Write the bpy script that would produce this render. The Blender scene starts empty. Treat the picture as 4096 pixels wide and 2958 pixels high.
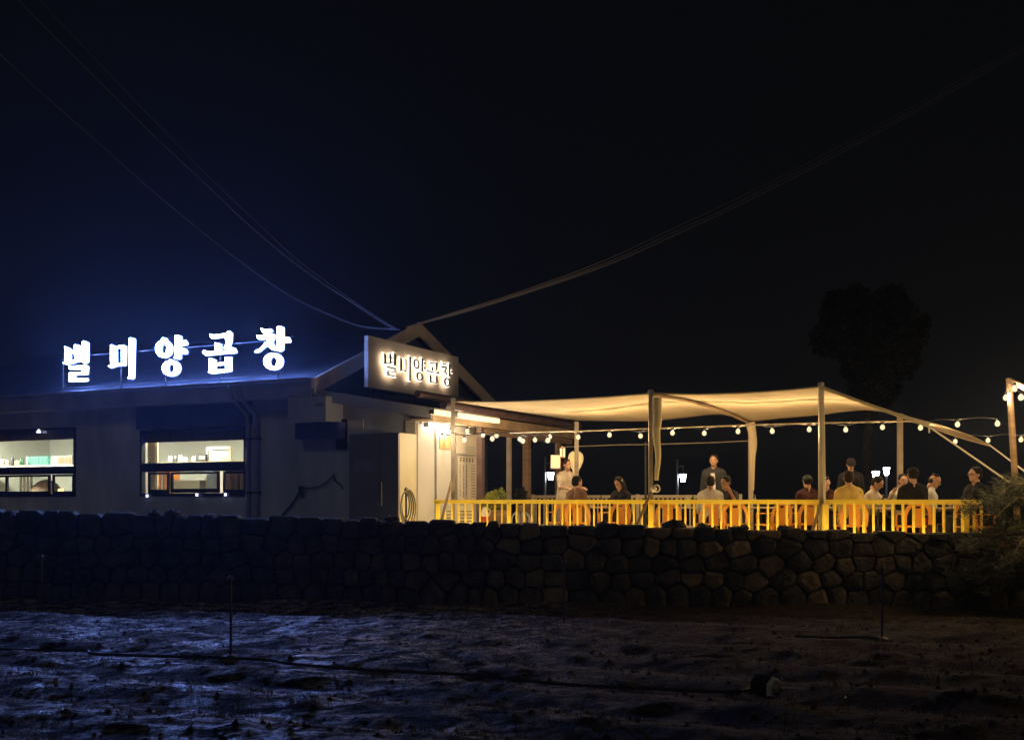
import bpy, bmesh, math, random
import numpy as np
from mathutils import Vector, Matrix, noise

random.seed(7)
R = random.Random(7)
sc = bpy.context.scene
col = sc.collection

# ------------------------------------------------------------------ camera, world, front fill, exposure
F = 4400.0            # focal length in photo pixels
HZ = 2000.0           # row of the horizon in the photo
CX = 2048.0
EYE = 1.6
cam_d = bpy.data.cameras.new('camera')
cam = bpy.data.objects.new('camera', cam_d); col.objects.link(cam)
cam.location = (0, 0, EYE); cam.rotation_euler = (math.radians(90), 0, 0)
cam_d.sensor_width = 36; cam_d.lens = 36 * F / 4096
cam_d.shift_y = (HZ - 1479.0) / 4096.0
cam_d.clip_start = 0.05; cam_d.clip_end = 2000
sc.camera = cam

w = bpy.data.worlds.new('World'); sc.world = w; w.use_nodes = True
bg = w.node_tree.nodes['Background']
bg.inputs[0].default_value = (0.78, 0.86, 1.0, 1); bg.inputs[1].default_value = 0.0027

sun_d = bpy.data.lights.new('front_fill', 'SUN'); sun_d.energy = 0.06; sun_d.angle = math.radians(14)  # weak fill added from behind the camera to lift the house front
sun_d.color = (1.0, 0.97, 0.92)
sun = bpy.data.objects.new('front_fill', sun_d); col.objects.link(sun)
sun.rotation_euler = (math.radians(52), 0, math.radians(-18))

sc.view_settings.view_transform = 'Standard'; sc.view_settings.look = 'None'
sc.view_settings.exposure = 0; sc.view_settings.gamma = 1
sc.view_settings.use_curve_mapping = False
sc.cycles.use_denoising = True
sc.cycles.max_bounces = 6; sc.cycles.diffuse_bounces = 3; sc.cycles.glossy_bounces = 2
sc.cycles.transparent_max_bounces = 12; sc.cycles.volume_bounces = 0; sc.cycles.transmission_bounces = 4
sc.cycles.sample_clamp_indirect = 3.0
sc.cycles.use_light_tree = True

HAZE = 0.00065
L_SIGN = 200.0
P_BULB = 30.0
P_PORCH = 13.0
L_STRIP = 92.0

# ------------------------------------------------------------------ frames
A = Vector((-4.093, 23.0)); U = Vector((-0.8964, 0.4432)); V = Vector((0.4432, 0.8964))
def bf(s, t, z): p = A + U * s + V * t; return Vector((p.x, p.y, z))
def s_at(px, t=0.0):
    r = (px - CX) / F; o = A + V * t
    return (o.x - r * o.y) / (r * U.y - U.x)
def t_at(px, s=0.0):
    r = (px - CX) / F; o = A + U * s
    return (o.x - r * o.y) / (r * V.y - V.x)
def zf(py, y): return EYE + (HZ - py) * y / F
def on_s(px, py, t=0.0): s = s_at(px, t); p = bf(s, t, 0); return s, zf(py, p.y)   # facade-parallel plane
def on_t(px, py, s=0.0): t = t_at(px, s); p = bf(s, t, 0); return t, zf(py, p.y)   # gable-parallel plane
def at(px, py, y): return Vector(((px - CX) / F * y, y, zf(py, y)))
def deck_y(px, D=0.0): r = (px - CX) / F; return (20.6 + D) / (1 + .47 * r)
def on_d(px, py, D=0.0): return at(px, py, deck_y(px, D))
def wall_y(x): return 17.3 - .1 * x
def wall_top(x): return 1.262 - .023 * (x + .2)
DECK = 0.75

# ------------------------------------------------------------------ materials
def new_mat(name):
    m = bpy.data.materials.new(name); m.use_nodes = True
    return m, m.node_tree, m.node_tree.nodes['Principled BSDF']
def pm(name, c1, c2=None, scale=6.0, rough=.7, bump=0.0, bscale=None, metal=0.0, spec=None, detail=5, spread=(.35, .65), stretch=None, r2=None):
    m, nt, b = new_mat(name)
    b.inputs['Roughness'].default_value = rough; b.inputs['Metallic'].default_value = metal
    if rough >= .8: b.inputs['Specular IOR Level'].default_value = .2
    c1 = tuple(c1) + (1,)
    tc = nt.nodes.new('ShaderNodeTexCoord'); src = tc.outputs['Object']
    if stretch:
        mp = nt.nodes.new('ShaderNodeMapping'); mp.inputs['Scale'].default_value = stretch
        nt.links.new(src, mp.inputs[0]); src = mp.outputs[0]
    if c2:
        n = nt.nodes.new('ShaderNodeTexNoise'); n.inputs['Scale'].default_value = scale; n.inputs['Detail'].default_value = detail
        nt.links.new(src, n.inputs[0])
        r = nt.nodes.new('ShaderNodeValToRGB'); r.color_ramp.elements[0].position = spread[0]; r.color_ramp.elements[1].position = spread[1]
        r.color_ramp.elements[0].color = c1; r.color_ramp.elements[1].color = tuple(c2) + (1,)
        nt.links.new(n.outputs[0], r.inputs[0]); nt.links.new(r.outputs[0], b.inputs['Base Color'])
        if r2 is not None:
            mr = nt.nodes.new('ShaderNodeMapRange'); mr.inputs[1].default_value = .35; mr.inputs[2].default_value = .65
            mr.inputs[3].default_value = rough; mr.inputs[4].default_value = r2
            nt.links.new(n.outputs[0], mr.inputs[0]); nt.links.new(mr.outputs[0], b.inputs['Roughness'])
    else:
        b.inputs['Base Color'].default_value = c1
    if bump:
        n2 = nt.nodes.new('ShaderNodeTexNoise'); n2.inputs['Scale'].default_value = bscale or scale * 4; n2.inputs['Detail'].default_value = 8
        nt.links.new(src, n2.inputs[0])
        bp = nt.nodes.new('ShaderNodeBump'); bp.inputs['Strength'].default_value = 1; bp.inputs['Distance'].default_value = bump
        nt.links.new(n2.outputs[0], bp.inputs['Height']); nt.links.new(bp.outputs[0], b.inputs['Normal'])
    return m
def em(name, c, strength):
    m, nt, b = new_mat(name)
    b.inputs['Base Color'].default_value = tuple(min(1, x) for x in c) + (1,)
    b.inputs['Emission Color'].default_value = tuple(c) + (1,); b.inputs['Emission Strength'].default_value = strength
    b.inputs['Roughness'].default_value = .4
    return m
def glass(name, tint=(1, 1, 1), gl=.1):
    m = bpy.data.materials.new(name); m.use_nodes = True; nt = m.node_tree; nt.nodes.clear()
    o = nt.nodes.new('ShaderNodeOutputMaterial'); mx = nt.nodes.new('ShaderNodeMixShader'); mx.inputs[0].default_value = gl
    t = nt.nodes.new('ShaderNodeBsdfTransparent'); t.inputs[0].default_value = tuple(tint) + (1,)
    g = nt.nodes.new('ShaderNodeBsdfGlossy'); g.inputs['Roughness'].default_value = .03
    nt.links.new(t.outputs[0], mx.inputs[1]); nt.links.new(g.outputs[0], mx.inputs[2]); nt.links.new(mx.outputs[0], o.inputs[0])
    return m
def globe(name, c, st, fac=.25):       # frosted bulb glass: glows, and lets its lamp shine out
    m = bpy.data.materials.new(name); m.use_nodes = True; nt = m.node_tree; nt.nodes.clear()
    o = nt.nodes.new('ShaderNodeOutputMaterial'); mx = nt.nodes.new('ShaderNodeMixShader'); mx.inputs[0].default_value = fac
    t = nt.nodes.new('ShaderNodeBsdfTransparent'); e = nt.nodes.new('ShaderNodeEmission')
    e.inputs[0].default_value = tuple(c) + (1,); e.inputs[1].default_value = st
    nt.links.new(t.outputs[0], mx.inputs[1]); nt.links.new(e.outputs[0], mx.inputs[2]); nt.links.new(mx.outputs[0], o.inputs[0])
    return m
def cloth_mat(name, c, trans=.25):
    m, nt, b = new_mat(name)
    b.inputs['Base Color'].default_value = tuple(c) + (1,); b.inputs['Roughness'].default_value = .85
    n = nt.nodes.new('ShaderNodeTexNoise'); n.inputs['Scale'].default_value = 1.2; n.inputs['Detail'].default_value = 4
    tc = nt.nodes.new('ShaderNodeTexCoord'); nt.links.new(tc.outputs['Object'], n.inputs[0])
    r = nt.nodes.new('ShaderNodeValToRGB'); r.color_ramp.elements[0].color = tuple(x * .78 for x in c) + (1,); r.color_ramp.elements[1].color = tuple(c) + (1,)
    nt.links.new(n.outputs[0], r.inputs[0]); nt.links.new(r.outputs[0], b.inputs['Base Color'])
    bp = nt.nodes.new('ShaderNodeBump'); bp.inputs['Distance'].default_value = .02; nt.links.new(n.outputs[0], bp.inputs['Height']); nt.links.new(bp.outputs[0], b.inputs['Normal'])
    t = nt.nodes.new('ShaderNodeBsdfTranslucent'); nt.links.new(r.outputs[0], t.inputs[0])
    mx = nt.nodes.new('ShaderNodeMixShader'); mx.inputs[0].default_value = trans
    o = nt.nodes['Material Output']
    nt.links.new(b.outputs[0], mx.inputs[1]); nt.links.new(t.outputs[0], mx.inputs[2]); nt.links.new(mx.outputs[0], o.inputs[0])
    return m

def soil_mat():
    m, nt, b = new_mat('damp_soil'); N = nt.nodes; L = nt.links
    tc = N.new('ShaderNodeTexCoord'); mp = N.new('ShaderNodeMapping'); mp.inputs['Scale'].default_value = (1, 2.2, 1); mp.inputs['Rotation'].default_value = (0, 0, .30)
    L.new(tc.outputs['Object'], mp.inputs[0])
    def noise_(scale, det, src): n = N.new('ShaderNodeTexNoise'); n.inputs['Scale'].default_value = scale; n.inputs['Detail'].default_value = det; n.inputs['Roughness'].default_value = .7; L.new(src, n.inputs[0]); return n
    big = noise_(.75, 4, mp.outputs[0]); mid = noise_(3.2, 9, mp.outputs[0]); fine = noise_(19, 10, tc.outputs['Object'])
    r1 = N.new('ShaderNodeMapRange'); r1.inputs[1].default_value = .40; r1.inputs[2].default_value = .62; r1.inputs[3].default_value = .25; r1.inputs[4].default_value = 1.0; L.new(big.outputs[0], r1.inputs[0])
    r2 = N.new('ShaderNodeMapRange'); r2.inputs[1].default_value = .44; r2.inputs[2].default_value = .58; L.new(mid.outputs[0], r2.inputs[0])
    r3 = N.new('ShaderNodeMapRange'); r3.inputs[1].default_value = .42; r3.inputs[2].default_value = .62; r3.inputs[3].default_value = .05; r3.inputs[4].default_value = 2.0; L.new(fine.outputs[0], r3.inputs[0])
    m1 = N.new('ShaderNodeMath'); m1.operation = 'MULTIPLY'; L.new(r1.outputs[0], m1.inputs[0]); L.new(r2.outputs[0], m1.inputs[1])
    m2 = N.new('ShaderNodeMath'); m2.operation = 'MULTIPLY'; L.new(m1.outputs[0], m2.inputs[0]); L.new(r3.outputs[0], m2.inputs[1])
    cr = N.new('ShaderNodeValToRGB'); cr.color_ramp.elements[0].color = (.008, .0065, .005, 1); cr.color_ramp.elements[1].color = (.55, .49, .41, 1); cr.color_ramp.elements[1].position = .85
    L.new(m2.outputs[0], cr.inputs[0])
    cr2 = N.new('ShaderNodeValToRGB'); cr2.color_ramp.elements[0].color = (.022, .015, .009, 1); cr2.color_ramp.elements[1].color = (.050, .033, .019, 1); L.new(m2.outputs[0], cr2.inputs[0])
    sx = N.new('ShaderNodeSeparateXYZ'); L.new(tc.outputs['Object'], sx.inputs[0])
    wob = N.new('ShaderNodeMath'); wob.operation = 'MULTIPLY_ADD'; wob.inputs[1].default_value = 3.0; L.new(big.outputs[0], wob.inputs[0]); L.new(sx.outputs[0], wob.inputs[2])
    mrx = N.new('ShaderNodeMapRange'); mrx.inputs[1].default_value = .2; mrx.inputs[2].default_value = 3.4; L.new(wob.outputs[0], mrx.inputs[0])  # browner soil to the right, with the sign light's falloff painted in
    mx = N.new('ShaderNodeMix'); mx.data_type = 'RGBA'; L.new(mrx.outputs[0], mx.inputs[0]); L.new(cr.outputs[0], mx.inputs[6]); L.new(cr2.outputs[0], mx.inputs[7]); L.new(mx.outputs[2], b.inputs['Base Color'])
    rr_ = N.new('ShaderNodeMapRange'); rr_.inputs[3].default_value = .95; rr_.inputs[4].default_value = .30; L.new(m1.outputs[0], rr_.inputs[0]); mxr = N.new('ShaderNodeMix'); mxr.inputs[3].default_value = .95
    L.new(mrx.outputs[0], mxr.inputs[0]); L.new(rr_.outputs[0], mxr.inputs[2]); L.new(mxr.outputs[0], b.inputs['Roughness'])
    b.inputs['Specular IOR Level'].default_value = .4
    bp = N.new('ShaderNodeBump'); bp.inputs['Distance'].default_value = .05; L.new(fine.outputs[0], bp.inputs['Height'])
    bp2 = N.new('ShaderNodeBump'); bp2.inputs['Distance'].default_value = .05; L.new(mid.outputs[0], bp2.inputs['Height']); L.new(bp.outputs[0], bp2.inputs['Normal']); L.new(bp2.outputs[0], b.inputs['Normal'])
    return m
M = dict(
    soil=soil_mat(),
    earth=pm('terrace_earth', (.03, .026, .02), (.07, .06, .045), 3, .95, .02),
    stubble=pm('dry_stubble', (.07, .06, .045), (.13, .115, .08), 3, .8),
    stone=pm('field_stone', (.045, .04, .034), (.11, .095, .075), 3.5, .88, .03, 16),
    stone2=pm('field_stone_grey', (.03, .03, .029), (.085, .082, .074), 4.5, .9, .03, 20),
    stone3=pm('field_stone_brown', (.10, .078, .05), (.25, .19, .12), 2.5, .85, .025, 14),
    core=pm('wall_core', (.015, .013, .01), (.035, .03, .025), 6, .95, .02),
    render=pm('wall_render', (.42, .42, .40), (.66, .66, .62), 1.6, .85, .006, 40, detail=10, stretch=(1, 1, .35), spread=(.3, .7)),
    navy_shade=pm('shade_panel', (.06, .07, .2), (.085, .095, .26), 2, .6),  # shade on the house wall, given as a colour
    white_wall=pm('white_painted_wall', (.66, .64, .58), (.80, .78, .71), 1.1, .6, .003, 40, stretch=(1, 1, .4)),
    teal=pm('teal_cladding', (.05, .085, .10), (.08, .12, .14), 3, .6),
    beige=pm('beige_board', (.62, .54, .42), (.74, .66, .52), 2.2, .7, .002, 50),
    sign_panel=pm('sign_panel', (.74, .68, .58), (.82, .76, .66), 1.2, .6),
    roof=pm('roof_sheet', (.03, .028, .035), (.07, .06, .07), 2.5, .55, .004),
    roofblue=pm('blue_grey_roof_sheet', (.035, .04, .055), (.06, .07, .09), 2.0, .6, .004),
    fascia=pm('fascia_board', (.30, .28, .27), (.42, .40, .38), 1.5, .6, .003),
    frame=pm('black_window_frame', (.012, .013, .018), None, rough=.35),
    pipe=pm('grey_pipe', (.25, .25, .26), (.33, .33, .34), 4, .5),
    dark=pm('dark_metal', (.04, .04, .045), None, rough=.5),
    brownmetal=pm('brown_awning_roll', (.10, .06, .055), (.16, .10, .09), 3, .45),
    wood=pm('porch_timber', (.22, .14, .075), (.36, .24, .13), 2.5, .6, .003, stretch=(1, 1, 6)),
    soffit=pm('soffit_timber', (.36, .26, .15), (.52, .38, .23), 3, .6, .003),
    fridge=pm('fridge_grey', (.22, .215, .215), (.28, .27, .27), 1.5, .4),
    fridge_lit=pm('fridge_lit_side', (.70, .62, .42), (.78, .70, .50), 1.5, .5),  # porch light on this side put in as a cream colour
    yellow=pm('yellow_rail_paint', (.78, .54, .05), (.88, .68, .09), 4, .55, .002, 50),
    yellow2=pm('worn_yellow_paint', (.70, .44, .04), (.84, .64, .12), 9, .6, .003, 30),
    cream_rail=pm('cream_rail_paint', (.62, .55, .40), (.74, .66, .50), 4, .5),
    pole=pm('canopy_pole', (.34, .29, .22), (.46, .40, .31), 4, .4, metal=.2),
    rope=pm('white_rope', (.62, .58, .50), None, rough=.8),
    canopy=cloth_mat('cream_canopy_cloth', (.78, .66, .43), .15),
    orange=pm('orange_plastic', (.62, .24, .035), (.76, .34, .06), 3, .4),
    whiteplastic=pm('white_plastic', (.66, .68, .72), None, rough=.4),
    table=pm('table_top', (.42, .36, .28), (.52, .45, .36), 3, .4),
    skin=pm('skin', (.42, .24, .16), (.50, .30, .20), 9, .55),
    skin2=pm('skin_tan', (.32, .18, .11), (.38, .22, .14), 9, .55),
    hair=pm('black_hair', (.008, .007, .007), (.016, .013, .012), 30, .8, stretch=(4, 4, 1)),
    hairb=pm('dark_brown_hair', (.02, .011, .009), (.035, .02, .015), 30, .8, stretch=(4, 4, 1)),
    eye=pm('dark_eye', (.01, .008, .007), None, rough=.2),
    black=pm('black_cloth', (.007, .007, .008), (.012, .012, .014), 12, .85),
    jacket=pm('dark_grey_cloth', (.02, .022, .026), (.035, .038, .045), 10, .85),
    shirt_white=pm('white_cloth', (.62, .62, .62), (.74, .74, .74), 6, .8, .004, 20),
    shirt_cream=pm('cream_cloth', (.42, .36, .28), (.52, .46, .37), 6, .8, .004, 20),
    shirt_yellow=pm('mustard_cloth', (.55, .40, .10), (.68, .52, .18), 6, .8, .004, 20),
    shirt_brown=pm('brown_cloth', (.16, .09, .05), (.22, .13, .08), 6, .8),
    shirt_maroon=pm('maroon_cloth', (.04, .014, .014), (.07, .025, .025), 6, .8),
    shirt_pale=pm('pale_check_cloth', (.44, .46, .40), (.60, .62, .56), 20, .8),
    greencap=pm('dark_green_cloth', (.02, .035, .025), (.035, .055, .04), 10, .8),
    trouser=pm('dark_trouser', (.03, .03, .04), (.05, .05, .06), 8, .85),
    skirt=pm('grey_skirt', (.20, .17, .17), (.28, .24, .24), 8, .8),
    shoe=pm('dark_shoe', (.03, .025, .02), None, rough=.6),
    leaf=pm('yellow_green_leaf', (.20, .24, .03), (.42, .44, .07), 14, .6),
    pine=pm('pine_needle', (.012, .022, .007), (.034, .05, .015), 5, .7),
    darkleaf=pm('dark_leaf', (.010, .014, .009), (.03, .035, .02), 3, .9),
    bark=pm('bark', (.10, .075, .06), (.2, .16, .12), 8, .9, .01),
    red=pm('red_plastic', (.45, .02, .02), None, rough=.35),
    glass=glass('window_glass', (.93, .97, .95), .07),
    clear=glass('drinking_glass', (.9, .93, .9), .2),
    greenbottle=pm('green_bottle_glass', (.02, .09, .04), None, rough=.15),
    interior=pm('interior_wall_paint', (.58, .62, .55), (.66, .68, .61), .8, .7),
    ceiling=pm('interior_ceiling', (.22, .19, .16), (.3, .26, .21), 1.5, .8),
    curtain=pm('cream_curtain', (.60, .50, .33), (.75, .64, .45), 9, .85, stretch=(5, 5, .2)),
    cabinet=pm('orange_wood_cabinet', (.42, .14, .03), (.60, .22, .05), 3, .45, stretch=(6, 6, .4)),
    brown=pm('brown_wood', (.12, .075, .045), (.20, .13, .08), 3, .6, stretch=(5, 5, .4)),
    counter=pm('pale_counter', (.45, .43, .33), (.56, .54, .42), 3, .5),
    tealpanel=pm('teal_interior_panel', (.06, .22, .19), (.10, .30, .26), 5, .5, stretch=(5, 5, .3)),
    paper=pm('white_paper', (.74, .70, .60), None, rough=.8),
    orangepaper=pm('orange_paper', (.66, .38, .17), (.72, .45, .22), 3, .8),
    menu=pm('cream_menu_paper', (.76, .69, .55), (.84, .77, .63), 2, .7),
    ink=pm('dark_ink', (.08, .05, .03), None, rough=.8),
    picblue=pm('blue_picture', (.30, .42, .58), (.50, .60, .70), 3, .5),
    sign_face=pm('letter_face', (.30, .31, .30), (.50, .50, .47), 14, .35),
    sign_white=em('cool_white_letter_light', (.19, .32, 1.0), L_SIGN),
    sign_warm=em('warm_white_letter_light', (1.0, .84, .66), 2.0),
    halo=em('halo_back_light', (1.0, .78, .52), 1.7),
    bulb=globe('warm_bulb_glass', (1.0, .76, .42), 3.0),
    bulb_porch=globe('porch_bulb_glass', (1.0, .80, .50), 3.0),
    strip=em('warm_led_strip', (1.0, .70, .22), L_STRIP),
    tube=em('warm_tube_light', (1.0, .74, .43), 1.35),
    tube_hot=em('porch_tube_glow', (1.0, .90, .72), 4.0),
    lampwhite=em('cold_street_light', (.86, .93, 1.0), 30.0),
    small_led=em('small_blue_white_led', (.6, .6, 1.0), 3.0),
    room_light=em('room_ceiling_light', (1.0, .90, .72), 190.0),
    room_warm=em('warm_room_lamp', (1.0, .72, .36), 90.0),
    lantern_cream=em('cream_sign_light', (1.0, .74, .42), .42),
    lantern_yellow=em('yellow_balloon_light', (1.0, .74, .28), .55),
    cable=pm('overhead_cable', (.42, .40, .42), None, rough=.45),
    hose=pm('pale_hose', (.55, .50, .26), (.68, .62, .36), 5, .4),
)

# ------------------------------------------------------------------ builders
class MB:
    def __init__(self): self.v = []; self.f = []
    def add(self, vs, fs):
        o = len(self.v); self.v += [Vector(x) for x in vs]; self.f += [tuple(i + o for i in f) for f in fs]; return self
    def hexa(self, p):
        return self.add(p, [(0, 3, 2, 1), (4, 5, 6, 7), (0, 1, 5, 4), (1, 2, 6, 5), (2, 3, 7, 6), (3, 0, 4, 7)])
    def box(self, x0, x1, y0, y1, z0, z1):
        return self.hexa([(x0, y0, z0), (x1, y0, z0), (x1, y1, z0), (x0, y1, z0), (x0, y0, z1), (x1, y0, z1), (x1, y1, z1), (x0, y1, z1)])
    def bfbox(self, s0, s1, t0, t1, z0, z1):   # box in the building's frame
        return self.hexa([bf(s0, t0, z0), bf(s1, t0, z0), bf(s1, t1, z0), bf(s0, t1, z0), bf(s0, t0, z1), bf(s1, t0, z1), bf(s1, t1, z1), bf(s0, t1, z1)])
    def bar(self, a, b, wx, wz, up=(0, 0, 1)):  # rectangular bar between two points
        a = Vector(a); b = Vector(b); d = (b - a).normalized(); upv = Vector(up)
        if abs(d.dot(upv)) > .98: upv = Vector((0, 1, 0))
        x = d.cross(upv).normalized(); z = x.cross(d)
        c = [(-wx / 2, -wz / 2), (wx / 2, -wz / 2), (wx / 2, wz / 2), (-wx / 2, wz / 2)]
        return self.hexa([a + x * i + z * j for i, j in c] + [b + x * i + z * j for i, j in c])
    def tube(self, pts, r, n=8, r1=None):
        pts = [Vector(p) for p in pts]; m = len(pts); vs = []; x = None
        for i, p in enumerate(pts):
            d = (pts[min(i + 1, m - 1)] - pts[max(i - 1, 0)]).normalized()
            if x is None:
                x = d.orthogonal().normalized()
            else:
                x = (x - d * x.dot(d)).normalized()
            y = d.cross(x); rr = r if r1 is None else r + (r1 - r) * i / (m - 1)
            vs += [p + (x * math.cos(k * 2 * math.pi / n) + y * math.sin(k * 2 * math.pi / n)) * rr for k in range(n)]
        fs = [(i * n + k, i * n + (k + 1) % n, (i + 1) * n + (k + 1) % n, (i + 1) * n + k) for i in range(m - 1) for k in range(n)]
        fs += [tuple(range(n))[::-1], tuple(range((m - 1) * n, m * n))]
        return self.add(vs, fs)
    def lathe(self, prof, c=(0, 0, 0), n=12):
        c = Vector(c); vs = []
        for r, z in prof: vs += [c + Vector((r * math.cos(k * 2 * math.pi / n), r * math.sin(k * 2 * math.pi / n), z)) for k in range(n)]
        m = len(prof)
        fs = [(i * n + k, i * n + (k + 1) % n, (i + 1) * n + (k + 1) % n, (i + 1) * n + k) for i in range(m - 1) for k in range(n)]
        fs += [tuple(range(n))[::-1], tuple(range((m - 1) * n, m * n))]
        return self.add(vs, fs)
    def ell(self, c, r, n=12, m=8, rot=None):
        c = Vector(c); vs = []
        for i in range(m + 1):
            th = math.pi * i / m
            for k in range(n):
                p = Vector((r[0] * math.sin(th) * math.cos(k * 2 * math.pi / n), r[1] * math.sin(th) * math.sin(k * 2 * math.pi / n), r[2] * math.cos(th)))
                if rot: p = rot @ p
                vs.append(c + p)
        fs = [(i * n + k, (i + 1) * n + k, (i + 1) * n + (k + 1) % n, i * n + (k + 1) % n) for i in range(m) for k in range(n)]
        return self.add(vs, fs)
    def cap(self, a, b, r0, r1, n=10):      # tapered capsule
        a = Vector(a); b = Vector(b); d = b - a; L = d.length or 1e-4; d = d / L
        x = d.orthogonal().normalized(); y = d.cross(x); vs = []; rings = []
        for k in range(4): th = math.pi / 2 * k / 3; rings.append((a - d * r0 * math.cos(th), max(1e-4, r0 * math.sin(th))))
        for k in range(4): th = math.pi / 2 * (1 - k / 3); rings.append((b + d * r1 * math.cos(th), max(1e-4, r1 * math.sin(th))))
        for c, r in rings: vs += [c + (x * math.cos(k * 2 * math.pi / n) + y * math.sin(k * 2 * math.pi / n)) * r for k in range(n)]
        m = len(rings)
        fs = [(i * n + k, i * n + (k + 1) % n, (i + 1) * n + (k + 1) % n, (i + 1) * n + k) for i in range(m - 1) for k in range(n)]
        fs += [tuple(range(n))[::-1], tuple(range((m - 1) * n, m * n))]
        return self.add(vs, fs)
    def mesh(self, name, mat=None, smooth=False, origin=None):
        me = bpy.data.meshes.new(name)
        o = Vector(origin) if origin is not None else Vector((0, 0, 0))
        me.from_pydata([v - o for v in self.v], [], self.f)
        if mat: me.materials.append(mat)
        if smooth:
            me.polygons.foreach_set('use_smooth', [True] * len(me.polygons))
            try: me.set_sharp_from_angle(angle=math.radians(45))
            except Exception: pass
        me.update(); return me
    def build(self, name, mat, parent=None, smooth=False, world=True, loc=None):
        # world=True: vertices are in world space and are shifted to sit under the parent thing's origin
        if parent is not None and world: org = parent['_o'] if '_o' in parent else (0, 0, 0)
        elif loc is not None: org = loc
        else: org = (0, 0, 0)
        me = self.mesh(name, mat, smooth, org if (world or loc is not None) else None)
        o = bpy.data.objects.new(name, me); col.objects.link(o)
        if parent is not None: o.parent = parent
        elif loc is not None: o.location = loc
        if parent is not None and world: o['_o'] = org
        return o
def tag(o, label, cat, group=None, kind=None):
    if label: o['label'] = label
    if cat: o['category'] = cat
    if group: o['group'] = group
    if kind: o['kind'] = kind
    return o
def thing(name, label, cat, loc=(0, 0, 0), rz=0, group=None):
    o = bpy.data.objects.new(name, None); col.objects.link(o)
    o.location = loc; o.rotation_euler = (0, 0, rz); o.empty_display_size = .1
    o['_o'] = tuple(loc)
    return tag(o, label, cat, group)
def copy_tree(o, kids, parent=None):
    c = o.copy(); col.objects.link(c)
    if parent is not None: c.parent = parent
    for ch in kids.get(o.name, []): copy_tree(ch, kids, c)
    return c
def kid_map(root):
    d = {}
    def rec(o):
        d[o.name] = list(o.children)
        for c in o.children: rec(c)
    rec(root); return d
def struct(o): o['kind'] = 'structure'; return o

# ------------------------------------------------------------------ haze (night air that carries the glow of the lights)
hm = bpy.data.materials.new('night_haze'); hm.use_nodes = True; nt = hm.node_tree; nt.nodes.clear()
ho = nt.nodes.new('ShaderNodeOutputMaterial'); hv = nt.nodes.new('ShaderNodeVolumePrincipled')
hv.inputs['Color'].default_value = (.50, .64, 1.0, 1); hv.inputs['Density'].default_value = HAZE; hv.inputs['Anisotropy'].default_value = 0.78
nt.links.new(hv.outputs[0], ho.inputs['Volume'])
haze = MB().box(-75, 75, -14, 95, -1.3, 60).build('haze', hm)
haze['kind'] = 'stuff'; haze['label'] = 'thin night haze'

# ------------------------------------------------------------------ ground
def vnoise(x, y, seed=0):
    xi = np.floor(x).astype(int); yi = np.floor(y).astype(int); xf = x - xi; yf = y - yi
    def h(a, b):
        n = (a * 374761393 + b * 668265263 + seed * 1442695041) & 0xffffffff
        n = ((n ^ (n >> 13)) * 1274126177) & 0xffffffff
        return ((n ^ (n >> 16)) & 0xffff) / 65535.0
    u = xf * xf * (3 - 2 * xf); v = yf * yf * (3 - 2 * yf)
    return (h(xi, yi) * (1 - u) + h(xi + 1, yi) * u) * (1 - v) + (h(xi, yi + 1) * (1 - u) + h(xi + 1, yi + 1) * u) * v
def fbm(x, y, o=4, seed=0):
    s = 0; a = .5
    for k in range(o): s = s + a * vnoise(x * 2 ** k, y * 2 ** k, seed + k); a *= .5
    return s
def ground_z(x, y):
    rr = (y + .39 * x)                      # rows run across the field, like the house front
    f = np.sin(rr * 2 * np.pi / 1.15 + 1.1 * fbm(x * .35, y * .35, 2, 5))
    z = .042 * f + .05 * (fbm(x * .8, y * 1.3, 5, 1) - .5) + .05 * (fbm(x * 4.5, y * 5.5, 3, 9) - .5)
    z = z + .028 * np.clip((fbm(x * 3.1, y * 5.4, 4, 14) - .54) * 6, 0, 1)
    return z - .03
xs = np.concatenate([np.array([-160, -80, -40, -22, -14, -10.5]), np.arange(-9.6, 9.61, .055), np.array([10.5, 14, 22, 40, 80, 160])])
vs_ = np.concatenate([np.array([-60, -20, -6, 0, 3.5]), np.arange(5.2, 14.0, .05), np.linspace(14.0, 17.6, 60)])
X, T = np.meshgrid(xs, vs_)
fac = np.clip((T - 14.0) / 3.6, 0, 1)
Y = T + fac * ((wall_y(np.clip(X, -12, 12)) + .12) - 17.6)
Z = ground_z(X, Y) * np.clip((Y + 5) / 8, 0, 1)
ny, nx = X.shape
gv = np.stack([X.ravel(), Y.ravel(), Z.ravel()], 1)
ii = np.arange(ny * nx).reshape(ny, nx)
gf = np.stack([ii[:-1, :-1].ravel(), ii[:-1, 1:].ravel(), ii[1:, 1:].ravel(), ii[1:, :-1].ravel()], 1)
gm = bpy.data.meshes.new('field_ground'); gm.from_pydata(gv.tolist(), [], gf.tolist()); gm.materials.append(M['soil'])
gm.polygons.foreach_set('use_smooth', [True] * len(gm.polygons))
ground = bpy.data.objects.new('field_ground', gm); col.objects.link(ground); struct(ground)
def gz(x, y): return float(ground_z(np.array([x]), np.array([y]))[0])

tb = MB()
pts = [(-160, wall_y(-12) + .3), (-12, wall_y(-12) + .3), (12, wall_y(12) + .3), (160, wall_y(12) + .3), (160, 400), (-160, 400)]
n = len(pts)
tb.add([(x, y, .69) for x, y in pts] + [(x, y, -.6) for x, y in pts], [tuple(range(n))] + [(i, i + n, (i + 1) % n + n, (i + 1) % n) for i in range(n)])
struct(tb.build('terrace_ground', M['earth']))

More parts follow.
